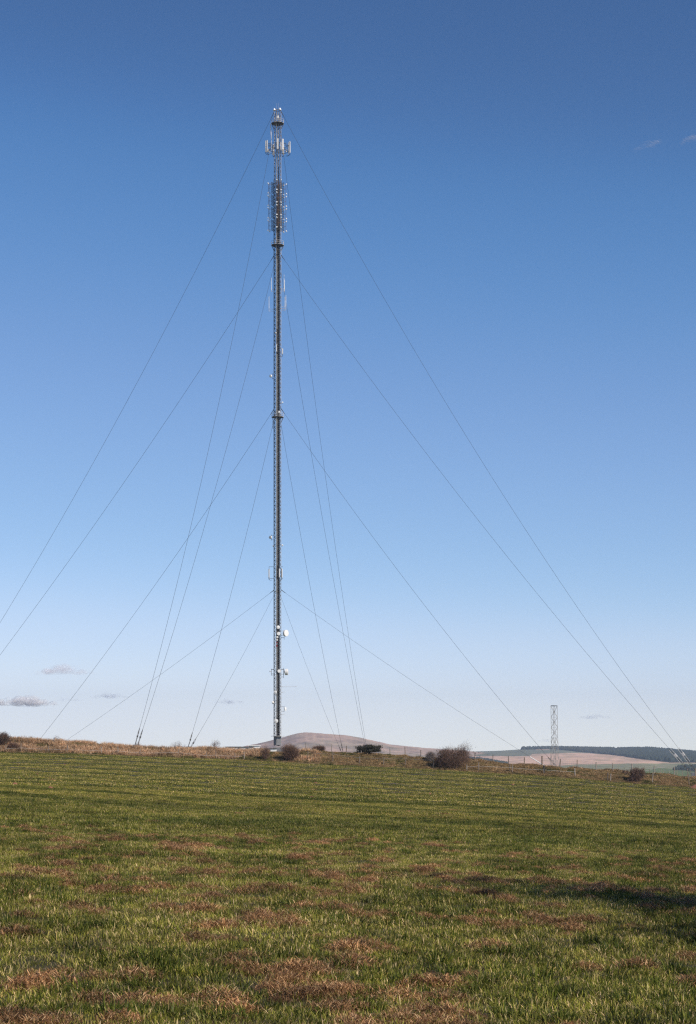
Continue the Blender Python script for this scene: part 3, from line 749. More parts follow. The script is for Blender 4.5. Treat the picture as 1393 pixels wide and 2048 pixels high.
def dish(px_, py_, face, rad, depth, dy, mount=True, mat='white', poles=None, drum=False, leg=None):
    rad *= 1.12
    c = off(opx(px_), dy, mz(py_)); f = Vector((*face, 0)); f.z = 0; f.normalize()
    if drum: prof = [(-depth * .5 - .25, rad * .3), (-depth * .5, rad * .93), (-depth * .5 + .04, rad), (depth * .45, rad), (depth * .5, rad * .97), (depth * .54, rad * .6), (depth * .56, .02)]
    else: prof = [(-depth * .6 - .12, rad * .18), (-depth * .5, rad * .35), (-depth * .15, rad * .8), (0, rad), (.1, rad * 1.01), (depth * .4, rad * .72), (depth * .58, rad * .4), (depth * .65, .02)]
    mb = MB(); mb.lathe(c, f, prof, 22); o = part(mb, 'dish_antenna', M[mat], smooth=False)
    if mount:
        j = leg if leg is not None else (0 if px_ > 558 else (2 if px_ < 549 else 3)); q = c - f * (depth * .6 + .3)
        mb = MB(); mb.tube(q - Vector((0, 0, .95)), q + Vector((0, 0, .95)), .06, 6); mb.tube(q, c - f * depth * .4, .09, 6); part(mb, 'mounting_pole', M['brace'], o)
        for s in (-.75, .75):
            mb = MB()
            if (q - legp(j, q.z)).length > .25: mb.tube(q + Vector((0, 0, s)), legp(j, q.z + s), .05, 5)
            else: mb.box(q + Vector((0, 0, s)), (.3, .3, .12))
            part(mb, 'standoff_arm', M['brace'], o)
    return o
dish(542, 752.5, (-.8, -.6), .42, .5, -.3, drum=True)
dish(541.5, 1075, (-.6, -.8), .48, .4, -.3, drum=True)
dish(557.3, 1255, (.15, -1), .5, .3, -1.6, leg=3)
dish(572, 1266.5, (.75, -.66), .98, .75, -.4, drum=True)
dish(558, 1268, (.1, -1), .52, .4, -1.6, drum=True, leg=3)
dish(555.6, 1275, (0, -1), .32, .25, -1.7, leg=3)
dish(559, 1342.5, (.1, -1), .5, .35, -1.4, drum=True, leg=3)
dish(573.6, 1344, (1, -.08), .92, 1.0, 0, drum=True)
dish(551.6, 1384.5, (-.2, -1), .52, .3, -1.5, leg=3)
dish(546.2, 1405, (-1, -.15), .42, .45, -.6, drum=True)
dish(571.3, 1418, (1, -.5), .55, .3, -.2)
dish(553, 1442, (-.1, -1), .62, .35, -1.6, leg=3)
dish(540.6, 1343, (-1, -.4), .22, .25, -.2)
for px_, py_ in ((547, 1092), (565.5, 1090.5), (565.5, 805), (552.6, 667.5)):
    mb = MB(); c = off(opx(px_), -1.0 if px_ == 552.6 else -.2, mz(py_)); mb.lathe(c - Vector((0, 0, .22)), (0, 0, 1), [(0, .12), (.05, .24), (.3, .26), (.42, .16), (.46, .03)], 10); o = part(mb, 'side_lamp', M['insul'], smooth=True)
    mb = MB(); j = 0 if px_ > 556 else (2 if px_ < 550 else 3); mb.tube(c - Vector((0, 0, .24)), legp(j, c.z - .5), .05, 5); part(mb, 'bracket', M['dark'], o)
panel(opx(565.6), -.2, 703, 1.9, .32, R(-30)); panel(opx(554), -1.5, 698, 2.4, .25, R(-95), mat='white')
panel(opx(538.2), -.4, 1147, 2.8, .34, R(205)); panel(opx(559.5), -1.3, 1146.5, 2.8, .3, R(-80)); panel(opx(564.6), -.6, 1146.5, 3.0, .34, R(-35))
mb = MB()
for yy in (1133.5, 1157): mb.tube(off(opx(538.6), -.1, mz(yy)), legp(2, mz(yy)), .06, 5); mb.tube(off(opx(563), -.2, mz(yy)), off(opx(566), -.2, mz(yy)), .06, 5)
mb.tube(off(opx(538.6), -.1, mz(1133.5)), off(opx(538.6), -.1, mz(1158)), .06, 5)
for yy in (1338.5, 1354): mb.tube(off(opx(567.8), 0, mz(yy)), legp(0, mz(yy)), .06, 5)
mb.tube(off(opx(567.8), 0, mz(1336)), off(opx(567.8), 0, mz(1356)), .07, 5)
for yy in (1339, 1350): mb.tube(off(opx(543.2), 0, mz(yy)), legp(2, mz(yy)), .06, 5)
mb.tube(off(opx(543.2), 0, mz(1338)), off(opx(543.2), 0, mz(1351)), .06, 5)
mb.tube(legp(0, mz(1275.5)), off(opx(569), 0, mz(1275.5)), .07, 5); mb.tube(off(opx(569), 0, mz(1271)), off(opx(569), 0, mz(1279.5)), .05, 5)
part(mb, 'standoff_frame', M['brace'])
def yagi(py_, x0, x1, el):
    mb = MB(); a = off(opx(x0), -.3, mz(py_)); b_ = off(opx(x1), -.3, mz(py_) + .1); mb.tube(legp(0, a.z), a, .07, 5); mb.tube(a, b_, .035, 4)
    for k in range(el):
        p = a.lerp(b_, k / max(1, el - 1)); mb.tube(p - Vector((0, 0, .3)), p + Vector((0, 0, .3)), .022, 4)
    part(mb, 'yagi_antenna', M['galv'])
yagi(1373.5, 567, 594, 12); yagi(1384.5, 566, 570, 3); yagi(1429, 565, 570, 3)
mb = MB(); mb.box(off(opx(555), -1.5, mz(1280.5)), (.55, .35, .5), bev=.05); part(mb, 'equipment_box', M['white'])
mb = MB()   # short caged ladder below the third platform, left side
for dx in (-.35, .0): mb.tube(off(opx(548) + dx, -.4, mz(858)), off(opx(548) + dx, -.4, mz(842)), .05, 4)
for k in range(9): mb.tube(off(opx(548) - .35, -.4, mz(858 - k * 1.9)), off(opx(548), -.4, mz(858 - k * 1.9)), .05, 4)
part(mb, 'caged_ladder', M['dark'])

# ---------------------------------------------------------------- guy wires, each a thing
def gz(p): return float(ground_z(np.array([p.x]), np.array([p.y]))[0])
levels = [('top', 224, 10.0, 135.5), ('second', 511, 5.2, 137.5), ('third', 818, 3.4, 92.5), ('lowest', 1180, 1.2, 94)]
dirs = [('right', 'runs down past the small tower side of the picture'), ('far', ''), ('left', ''), ('near', '')]
where = {0: 'right', 1: 'back right', 2: 'left', 3: 'front left'}
ends = {(0, 0): 'sloping widest to the right edge of the view', (0, 1): 'dropping steeply right of the mast, the rightmost of the steep ones', (0, 2): 'sloping widest to the left edge of the view',
        (0, 3): 'dropping steeply left of the mast to the bank, the leftmost of the steep ones'}
LBL = {(0, 0): 'outermost guy wire from the mast top sloping to the right edge', (0, 1): 'steep guy wire from the mast top ending on the pine bush',
       (0, 2): 'outermost guy wire from the mast top sloping off the left edge', (0, 3): 'steep thin guy wire from the mast top down to the left bank',
       (1, 0): 'long guy wire from below the second platform to the right edge anchor', (1, 1): 'steep guy wire from below the second platform down beside the pine bush',
       (1, 2): 'long guy wire from below the second platform off the left edge', (1, 3): 'steep guy wire from below the second platform to the left bank',
       (2, 0): 'guy wire from the third platform down to the dark post near the small tower', (2, 1): 'steep guy wire from the third platform down to the fence posts right of the mast',
       (2, 2): 'guy wire from the third platform down to the straw bank at far left', (2, 3): 'steep guy wire from the third platform down to the bare sapling left of the mast',
       (3, 0): 'lowest guy wire on the right with a thick white rod at its foot', (3, 1): 'lowest short guy wire just right of the mast foot',
       (3, 2): 'lowest guy wire on the left, shallow, down to the straw bank', (3, 3): 'lowest short guy wire just left of the mast foot'}
AZ = {0: -5.5, 1: None, 2: None, 3: None}
def anchor(i, outer):
    L = 136.5 if outer else 93.2
    p = Vector((MX, MY, 0)) + AX[i] * L
    z = {(0, 1): -6.2, (0, 0): -5.6, (2, 1): -8.5, (2, 0): -6.0, (3, 1): 2.3, (3, 0): 1.9}.get((i, int(outer)))
    p.z = z if z is not None else gz(p) + .3
    return p
for li, (nm, py_, sag, L) in enumerate(levels):
    for i in range(4):
        outer = li < 2; A0 = legp(i, mz(py_), 1.25); B0 = anchor(i, outer) + AX[i] * (1.3 if li in (0, 2) else -.6)
        thing = empty('guy_wire', B0, LBL[(li, i)], 'guy wire', 'guy wires holding up the tall mast')
        pts = []
        for k in range(41):
            t = k / 40; p = A0.lerp(B0, t); p.z -= sag * 4 * t * (1 - t); pts.append(p)
        mb = MB(B0); mb.path(pts, .040 if li < 3 else .032, 6); mb.build('wire', M['wire'], thing)
        d = (pts[1] - pts[0]).normalized(); mb = MB(B0); mb.tube(A0 - d * .1, A0 + d * (2.2 if li < 3 else 1.8), .12, 6, r2=.07); mb.build('top_socket', M['dark'], thing)
        d = (pts[-2] - pts[-1]).normalized(); side = d.cross(Vector((0, 0, 1))).normalized(); up = side.cross(d).normalized()
        mb = MB(B0)
        if li == 3: mb.tube(B0 + d * 3.6, B0 + d * 9.6, .14 if i == 0 else .05, 8); mb.build('tension_rod', M['white'] if i == 0 else M['brace'], thing)
        else: mb.tube(B0 + d * 4.6, B0 + d * 6.4, .08, 8); mb.build('tension_rod', M['brace'], thing)
        big = i == 0 and outer
        if big:
            mb = MB(B0)
            for q in (-.35, .35): mb.tube(B0 + d * 5 + up * q, B0 + d * 10.5 + up * q, .07, 6)
            mb.box(B0 + d * 8, (1.3, .5, .9), (d, side, up), bev=.08); mb.build('tension_frame', M['galv'], thing)
        mb = MB(B0)
        for q in (-.5, .5): mb.tube(B0 + up * q * .3, B0 + d * 5 + up * q * .6, .04, 5); mb.tube(B0 + d * 5 + up * q * .6, B0 + d * 6.5 + up * q * .1, .035, 5)
        mb.box(B0 + d * 3.6, (.45, .3, .35), (d, side, up)); mb.build('turnbuckle', M['brace'], thing)
for i in range(4):
    for outer in (0, 1):
        p = anchor(i, outer); g = gz(p)
        wh = {(0, 0): 'near the small tower', (0, 1): 'beyond the right edge fence', (1, 0): 'behind the fence posts right of the mast', (1, 1): 'behind the pine bush', (2, 0): 'behind the straw bank at far left',
              (2, 1): 'beyond the left edge', (3, 0): 'behind the bank left of the mast foot', (3, 1): 'behind the bank left of the bare saplings'}[(i, outer)]
        if (i, outer) == (2, 1): continue
        mb = MB(); mb.box(Vector((0, 0, -.4)), (1.8, 1.2, 2.2), (AX[i], AX[(i + 1) % 4], Vector((0, 0, 1))), bev=.1); o = mb.build('anchor_block', M['brick'] if (i, outer) == (0, 0) else M['mesh'])
        o.location = p; tag(o, f'concrete guy anchor block {wh}', 'anchor block', 'anchor blocks of the guy wires')

# ---------------------------------------------------------------- small lattice tower
def P_(px, py, d): return P(px, py, d)
TD = 560.; tb = P(1110.5, 1539, TD); tt = P(1108.6, 1412, TD); Ht = tt.z - tb.z
tw = empty('lattice_tower', tb, 'short open lattice tower with a flat top standing behind the bank on the right', 'lattice tower')
def half(z):
    return 1.0 if z > Ht * .5 else 1.0 + (Ht * .5 - z) / (Ht * .5) * .48
rot = R(28)
def tc(i, z):
    a = rot + math.pi / 4 + i * math.pi / 2; r = half(z)
    return tb + Vector((r * math.cos(a) * 1.0, r * math.sin(a), z)) + Vector((-.3 * z / Ht, 0, 0))
zs = [0, 2.9, 5.6, 8, 10, 11.6, 13.2, 14.8, 16.4, 18, Ht]
for i in range(4):
    mb = MB(tb); mb.path([tc(i, -.6)] + [tc(i, z) for z in zs], .06, 6); mb.build('leg', M['tower'], tw)
for i in range(4):
    mb = MB(tb)
    for k in range(len(zs) - 1):
        a, b_ = zs[k], zs[k + 1]; mb.tube(tc(i, b_), tc(i + 1, b_), .03, 4)
        m0 = tc(i, b_).lerp(tc(i + 1, b_), .5)
        if k < 4: mb.tube(tc(i, a), m0, .035, 4); mb.tube(tc(i + 1, a), m0, .035, 4)
        elif (k + i) % 2: mb.tube(tc(i, a), tc(i + 1, b_), .04, 4)
        else: mb.tube(tc(i + 1, a), tc(i, b_), .04, 4)
    mb.build('bracing', M['tower'], tw)
mb = MB(tb)
for i in range(4): mb.tube(tc(i, Ht) + Vector((0, 0, .05)), tc(i + 1, Ht) + Vector((0, 0, .05)), .11, 6)
mb.build('top_frame', M['dark'], tw)

# ---------------------------------------------------------------- buildings by the mast foot
def hut(px0, px1, ytop, ybot, d, depth, label, wall='wall_white', roof='roof_dark', pitched=False, wins=()):
    a = P(px0, ybot, d); b_ = P(px1, ybot, d); h = (ybot - ytop) * d / F; c = (a + b_) / 2; c.y += depth / 2; W = (b_ - a).length
    t_ = empty('equipment_hut', Vector((c.x, c.y, c.z - .6)), label, 'hut'); O = Vector((c.x, c.y, c.z - .6))
    mb = MB(O); mb.box(c + Vector((0, 0, h * .42 - .3)), (W, depth, h * .84 + .6)); mb.build('wall', M[wall], t_)
    mb = MB(O); z = c.z + h * .84
    if pitched:
        k = len(mb.v); e = .25
        for x in (-W / 2 - e, W / 2 + e):
            for y, zz in ((-depth / 2 - e, 0), (depth / 2 + e, 0), (0, h * .5)): mb.v.append(Vector((c.x + x, c.y + y, z + zz)))
        mb.f += [(k, k + 3, k + 5, k + 2), (k + 4, k + 1, k + 2, k + 5), (k, k + 2, k + 1), (k + 3, k + 4, k + 5), (k + 1, k + 4, k + 3, k)]
    else: mb.box(Vector((c.x, c.y, z + h * .09)), (W + .5, depth + .5, h * .18))
    mb.build('roof', M[roof], t_)
    for fx in wins:
        mb = MB(O); mb.box(Vector((a.x + W * fx, a.y - .03, c.z + h * .45)), (.9, .06, h * .35)); mb.build('window', M['glass'], t_)
hut(452, 505, 1493.3, 1502, 575, 7, 'long low white hut with flat dark roof left of the mast foot', wins=(.2, .5, .8))
hut(498, 518.5, 1490.5, 1498.5, 590, 6, 'small white box hut rising behind the long roof', roof='wall_white')
hut(508, 552, 1496.5, 1503.5, 570, 6, 'low white hut with dark flat roof in front of the mast foot', wins=(.3, .7))
hut(1040, 1061, 1530.3, 1537, 520, 4, 'low red brick hut behind the bank near the guy anchors', wall='brick', wins=())

# ---------------------------------------------------------------- fences
def fence(name, label, posts, d, hts, mat, wires, wmat, net=False, lean=.04, prad=.075, follow='bank', rails=()):
    b0 = None; t_ = None; tops = []
    for k, (px_, dd_) in enumerate(posts):
        x = (px_ - CX) * (d + dd_) / F; y = d + dd_; z = bank_z(x, y) if follow == 'bank' else follow(x, y)
        if t_ is None: O = Vector((x, y, z)); t_ = empty(name, O, label, 'fence')
        h = hts[k % len(hts)] if isinstance(hts, (list, tuple)) else hts
        l = Vector((random.gauss(0, lean), random.gauss(0, lean), 1)) * h; p = Vector((x, y, z))
        mb = MB(O); r_ = prad * random.uniform(.85, 1.2)
        mb.tube(p - Vector((0, 0, .3)), p + l, r_, 7, r2=r_ * .92); mb.build('post', random.choice(mat) if isinstance(mat, list) else mat, t_); tops.append((p, l, h))
    for f in wires:
        mb = MB(O)
        for (p, l, h), (q, m_, h2) in zip(tops, tops[1:]):
            a = p + l * f + Vector((0, -prad, 0)); c = q + m_ * f + Vector((0, -prad, 0)); mid = (a + c) / 2 - Vector((0, 0, .03)); mb.path([a, mid, c], .009 if not rails else rails, 4)
        mb.build('wire', wmat, t_)
    if net:
        mb = MB(O)
        for (p, l, h), (q, m_, h2) in zip(tops, tops[1:]):
            nn = max(2, int((q - p).length / .3))
            for k in range(nn):
                t = k / nn; a = (p + Vector((0, -prad, .05))).lerp(q + Vector((0, -prad, .05)), t); c = (p + l * .78).lerp(q + m_ * .78, t) + Vector((0, -prad, 0)); mb.tube(a, c, .006, 3, cap=False)
        mb.build('netting', wmat, t_)
    return t_
up = [(px_, 5.4) for px_ in (612, 641, 664, 693, 723, 781, 811, 842, 950, 986, 1018, 1049)]
fence('wire_fence', 'wire fence with wooden posts along the bank top, centre stretch', up, DE, [1.35, 1.2, 1.4, 1.3], [M['wood'], M['wood_pale'], M['wood']], (.35, .6, .8, .95), M['fwire'], net=False)
up = [(1120, 5.6), (1154.5, 5.6), (1193, 5.6), (1227, 5.6), (1264.5, 5.6), (1308, 5.6), (1349, 5.6), (1391, 5.6)]
fence('wire_fence', 'netting fence with pale posts along the bank top on the right', up, DE, [1.5, 1.35, 1.35, 1.45], [M['wood_pale'], M['wood']], (.3, .55, .78, .95), M['fwire'], net=True, prad=.085)
lo = [(12, 1.0), (43, .9), (98, .8), (135, 1.0), (203, 1.0), (237, .9), (280, 1.1), (358, 1.2), (413, .7), (433, .8), (471, 1.0), (489, 1.0)]
fence('rail_fence', 'low fence with short posts and a whitish strand at the foot of the straw bank', lo, DE, [1.0, 1.3, .95, 1.15], [M['wood_pale'], M['wood']], (.45,), M['tape'], rails=.013, lean=.06)
lo = [(616, 1.6), (666, 1.7), (720, 1.8), (767, 1.6), (811, 1.8), (866, 1.0)]
fence('rail_fence', 'row of crooked short posts in the middle of the bank', lo, DE, [1.3, 1.5, 1.1, 1.2], [M['wood']], (.8,), M['fwire'], rails=.018, lean=.12)
lo = [(934, 1.2), (958, 1.4), (1020, 1.7), (1025, 1.4), (1088, 1.5), (1151, 1.7)]
fence('rail_fence', 'short posts with a pale rail low on the bank right of the big bush', lo, DE, [1.0, 1.3, 1.2, 1.3], [M['wood'], M['wood_pale']], (.55,), M['tape'], rails=.014, lean=.06)
lo = [(1216, 1.3), (1221, 1.1), (1305, 1.6), (1379, 1.4), (1420, 1.4)]
fence('rail_fence', 'short posts on the bank foot near the right edge', lo, DE, [1.3, 1.2, 1.6, 1.7], [M['wood'], M['wood_pale']], (.8,), M['fwire'], lean=.05)
lo = [(1300 + 9 * k + (k % 3) * 2, 0) for k in range(12)]
fence('far_fence', 'line of small distant posts beyond the bank at the right edge', lo, 420, [1.5, 1.3, 1.7], [M['wood'], M['wood_pale']], (.9,), M['fwire'], follow=lambda x, y: EYE - 52 * y / F, prad=.08)
# thick dark anchor post and neighbour
x = (1084.5 - CX) * 291 / F
mb = MB(Vector((x, 291, bank_z(x, 291)))); z0 = bank_z(x, 291); mb.tube((x, 291, z0 - .4), (x + .02, 291, z0 + 1.6), .13, 8, r2=.12); mb.tube((x, 291, z0 + 1.56), (x, 291, z0 + 1.64), .14, 8)
o = mb.build('strainer_post', M['wood']); o.location = (x, 291, z0); tag(o, 'thick dark strainer post where the guy wires pass behind', 'post')
x = (1088.5 - CX) * 286.6 / F; z0 = bank_z(x, 286.6)
mb = MB(Vector((x, 286.6, z0))); mb.tube((x, 286.6, z0 - .3), (x - .03, 286.6, z0 + 1.25), .13, 8); mb.tube((x + .05, 286.45, z0 + .5), (x + .4, 286.4, z0 + .95), .05, 6)
o = mb.build('strainer_post', M['dark']); o.location = (x, 286.6, z0); tag(o, 'short black stump post low on the bank below the thick post', 'post')

# ---------------------------------------------------------------- shrubs
def shrub(name, label, px_, dd_, w_, h_, n, mat, seed, stem=True, r_tw=.012, dense=1., leaf=None, cat='bush', spread=.9, L=(.25, .6), baremix=None, D=None):
    r = random.Random(seed); d = (D or DE) + dd_; x = (px_ - CX) * d / F; z = bank_z(x, d) if D is None else gz(Vector((x, d, 0)))
    O = Vector((x, d, z)); t_ = empty(name, O, label, cat)
    mb = MB(O); tips = []
    for k in range(14 if stem else 5):
        a = r.uniform(0, 6.28); q = r.random() ** .5
        e = O + Vector((math.cos(a) * w_ * .42 * q, math.sin(a) * w_ * .35 * q, h_ * r.uniform(.55, .9) * (1 - .35 * q)))
        b0 = O + Vector((math.cos(a) * w_ * .08, math.sin(a) * w_ * .08, -.2)); md_ = b0.lerp(e, .5) + Vector((r.gauss(0, .1) * w_ * .3, r.gauss(0, .1), h_ * .08))
        mb.path([b0, md_, e], .05, 5, r2=.015); tips += [md_, e]
        for _ in range(4):
            s0 = md_.lerp(e, r.random()); e2 = s0 + Vector((r.gauss(0, .16) * w_, r.gauss(0, .12) * w_, r.uniform(.05, .3) * h_)); mb.path([s0, s0.lerp(e2, .5) + Vector((0, 0, .04)), e2], .022, 4, r2=.01); tips += [e2]
    mb.build('branches', mat, t_)
    V = []; Fc = []; k = 0; cl = [(r.gauss(0, .33), r.gauss(0, .33), r.uniform(.15, .85)) for _ in range(26)]
    for _ in range(n):
        c = r.choice(cl); 
        for _t in range(9):
            ux, uy, uz = c[0] + r.gauss(0, .17), c[1] + r.gauss(0, .17), c[2] + r.gauss(0, .15)
            if 0 < uz and (ux ** 2 + uy ** 2) / .25 + ((uz - .35) / .65) ** 2 < 1.0 + r.gauss(0, .2): break
        else: continue
        p = O + Vector((ux * w_, uy * w_ * .8, uz * h_)); dr = Vector((ux * 1.2 + r.gauss(0, .5), uy + r.gauss(0, .5), .35 + r.random() * .9)).normalized(); l = r.uniform(*L)
        sd_ = dr.cross(Vector((r.gauss(0, 1), r.gauss(0, 1), r.gauss(0, 1)))).normalized() * r_tw; s2 = dr.cross(sd_).normalized() * r_tw
        q = p + dr * l; V += [p + sd_, p - sd_ * .5 + s2 * .87, p - sd_ * .5 - s2 * .87, q]; Fc += [(k, k + 1, k + 3), (k + 1, k + 2, k + 3), (k + 2, k, k + 3)]; k += 4
    mb = MB(O); mb.v = V; mb.f = Fc; mb.build('twigs', mat, t_)
    if leaf:
        mb = MB(O); lm, ln = leaf; lv = []
        for _ in range(ln):
            c = r.choice(cl); ux, uy, uz = c[0] + r.gauss(0, .13), c[1] + r.gauss(0, .13), max(.02, c[2] * .95 + r.gauss(0, .12)); p = O + Vector((ux * w_, uy * w_ * .8, uz * h_))
            a = Vector((r.gauss(0, 1), r.gauss(0, 1), r.gauss(0, 1))).normalized() * r.uniform(.06, .13); b_ = a.cross(Vector((r.gauss(0, 1), r.gauss(0, 1), r.gauss(0, 1)))).normalized() * .05
            k = len(mb.v); mb.v += [p - a, p + b_, p + a, p - b_]; mb.f.append((k, k + 1, k + 2, k + 3))
        mb.build('foliage', lm, t_)
    return t_
shrub('thorn_bush', 'largest thorn bush, reddish brown and leafless, on the bank right of centre', 905, 1.6, 5.4, 3.4, 12000, M['twig'], 1, leaf=(M['needle'], 700))
shrub('thorn_bush', 'small grey brown bush touching the left side of the largest thorn bush', 862, 4.0, 1.6, 1.5, 1500, M['twig_grey'], 2)
shrub('bare_sapling', 'pale leafless sapling sticking up from the right end of the largest bush', 931, 5.0, 2.4, 3.0, 650, M['twig_grey'], 3, stem=False, r_tw=.009, L=(.3, .7), cat='sapling')
shrub('thorn_bush', 'dark leafless bush on the bank just right of the mast foot', 579, 1.2, 3.1, 2.5, 5200, M['twig'], 4)
shrub('thorn_bush', 'narrow leafless bush in front of the white huts left of the mast foot', 531, 1.2, 1.5, 2.3, 900, M['twig'], 5)
shrub('pine_bush', 'low dark green pine bush on the bank top under two guy wires', 738, 6.0, 2.2, 1.1, 1500, M['needle'], 6, leaf=(M['needle'], 9000), r_tw=.02)
shrub('thorn_bush', 'brown shaggy gorse bush leaning on the bank near the right edge', 1272, 1.6, 1.9, 2.2, 3200, M['gorse'], 7, leaf=(M['gorse'], 2500))
shrub('thorn_bush', 'dark brown bush cut by the left edge of the view', 4, 3.0, 2.6, 2.2, 4200, M['twig'], 8, leaf=(M['needle'], 800))
shrub('thorn_bush', 'low dark bramble at the bank foot near the left edge', 28, 1.6, 1.8, 1.0, 1500, M['twig'], 18)
shrub('bare_sapling', 'cluster of leafless saplings on the skyline right of the two steep left wires', 356, 8, 2.3, 1.6, 520, M['twig_grey'], 9, stem=False, r_tw=.008, L=(.25, .6), cat='sapling')
shrub('bare_sapling', 'single leafless sapling on the skyline beside the lowest left wire', 431, 8, 1.5, 1.9, 420, M['twig_grey'], 10, stem=False, r_tw=.008, L=(.25, .6), cat='sapling')
shrub('bare_sapling', 'tiny leafless sapling between the two steep left wires', 277, 8, 1.0, 1.3, 220, M['twig_grey'], 11, stem=False, r_tw=.008, L=(.2, .5), cat='sapling')
shrub('bare_sapling', 'thin twiggy growth on the bank top at far left below the wire', 113, 6.5, 1.0, 1.1, 160, M['twig_grey'], 12, stem=False, r_tw=.007, L=(.2, .5), cat='sapling')
shrub('thorn_bush', 'small round purple brown bush behind the fence at the right edge', 1382, 14, 1.3, 1.6, 1300, M['twig'], 13, D=290)
shrub('thorn_bush', 'low brown bramble mound on the bank top right of the mast', 637, 5.4, 2.1, .65, 1600, M['gorse'], 14)

# trees outside the right edge whose shade lies over the near grass
def hedge_tree(X0, Y0, H, spread, n, label, seed):
    z0 = float(field_z(X0, Y0)); O = Vector((X0, Y0, z0)); t_ = empty('hedge_tree', O, label, 'tree'); f = H / 9.2
    r = random.Random(seed); mb = MB(O); ends_ = []
    mb.path([O - Vector((0, 0, .3)), O + Vector((.1, 0, 1.2 * f)), O + Vector((0, .1, 2.6 * f)), O + Vector((.1, 0, 5.4 * f))], .2 * f, 8, r2=.08 * f)
    for k in range(34):
        a = r.uniform(0, 6.28); hz = (2.6 + 6.6 * r.random() ** 1.4); w_ = (11 - hz) / 8 * spread
        e = O + Vector((math.cos(a) * r.uniform(.5, 2.6) * w_, math.sin(a) * r.uniform(.5, 4.6) * w_, hz * f)); b0 = O + Vector((0, .05, (min(hz * .55, 5) + r.uniform(-.5, .3)) * f))
        mb.path([b0, b0.lerp(e, .5) + Vector((0, 0, .3)), e], .07 * f, 5, r2=.02); ends_ += [b0.lerp(e, .6) + Vector((0, 0, .2)), e]
    mb.build('trunk', M['twig'], t_); mb = MB(O)
    for k in range(n):
        c = r.choice(ends_); p = c + Vector((r.gauss(0, .95), r.gauss(0, 1.1), r.gauss(0, .75))) * spread; a = Vector((r.gauss(0, 1), r.gauss(0, 1), r.gauss(0, 1))).normalized() * .075
        b_ = a.cross(Vector((r.gauss(0, 1), r.gauss(0, 1), r.gauss(0, 1)))).normalized() * .045; q = len(mb.v); mb.v += [p - a, p + b_, p + a, p - b_]; mb.f.append((q, q + 1, q + 2, q + 3))
    mb.build('crown', M['needle'], t_)
hedge_tree(10.4, 17.4, 9.0, 1.0, 17000, 'taller dark leafy tree just outside the right edge, shading the near grass', 5)
hedge_tree(8.6, 13.3, 5.6, .5, 7000, 'smaller dark leafy tree just outside the right edge, nearer the viewer', 6)

# soil heaps in the field and at its edge
def heap(px_, py_, w_, h_, label, group, seed):
    d = None
    for q in np.linspace(15, 284, 900):
        X = (px_ - CX) * q / F
        if HY + (EYE - float(field_z(X, q))) * F / q <= py_: d = q; break
    if d is None: d = 284
    X = (px_ - CX) * d / F; z = float(field_z(X, d)); r = np.random.default_rng(seed)
    n = 12; rr = np.linspace(0, 1, 7); V = []; Fc = []
    for i, q in enumerate(rr):
        for k in range(n):
            a = 2 * math.pi * k / n; rad = w_ * .5 * q * (1 + r.normal(0, .1)); V.append((rad * math.cos(a), rad * math.sin(a), h_ * (1 - q ** 1.6) * (1 + r.normal(0, .15)) - (.03 if i == 6 else 0)))
    for i in range(6):
        for k in range(n): j = (k + 1) % n; Fc.append((i * n + k, i * n + j, (i + 1) * n + j, (i + 1) * n + k))
    me = bpy.data.meshes.new('molehill'); me.from_pydata(V, [], Fc); me.polygons.foreach_set('use_smooth', [True] * len(Fc)); o = link('molehill', me, M['soil'], loc=(X, d, z)); tag(o, label, 'soil heap', group)
G_ = 'small soil heaps scattered over the far field'
HL = ['soil heap just below the bank in the middle, the widest of the field', 'small soil heap left of the widest one in the middle', 'long low soil heap at far left of the middle group', 'small soil heap below the widest one', 'soil heap right of and below the widest one', 'soil heap in the middle of the field, lowest of the middle group', 'upper of two small soil heaps at the right, halfway down the stripes', 'lower of two small soil heaps at the right, halfway down the stripes', 'topmost soil heap at the far left of the field', 'soil heap at the left in the second dark stripe', 'small soil heap near the second post of the left fence', 'soil heap at the left edge halfway down the stripes', 'lowest soil heap at the left of the striped grass', "soil heap right of centre under the short lattice tower's left", 'soil heap right of centre, lower than its neighbours', 'soil heap nearest the right edge in the lower stripes', 'soil heap below the lattice tower', 'soil heap straight below the steep wires left of the mast', 'soil heap straight below the mast foot', 'faint soil heap below the big thorn bush', 'faint soil heap in the grass below the bare saplings']
for k, (px_, py_, w_) in enumerate(((705, 1564, .9), (668, 1568, .5), (632, 1567, .7), (698, 1574, .5), (738, 1580, .6), (624, 1596, .7), (1265, 1616, .5), (1264, 1626, .45), (37, 1531, .5), (75, 1550, .4), (130, 1530, .4), (30, 1569, .45), (101, 1577, .4),
                                (1026, 1570, .5), (986, 1590, .5), (1337, 1600, .5), (1187, 1583, .5), (405, 1556, .5), (492, 1570, .5), (860, 1589, .4), (340, 1540, .5))):
    heap(px_, py_, w_, .12, HL[k], G_, k)
heap(1392, 1577, 3.0, .55, 'bigger heap of red soil against the bank at the right edge', None, 99)

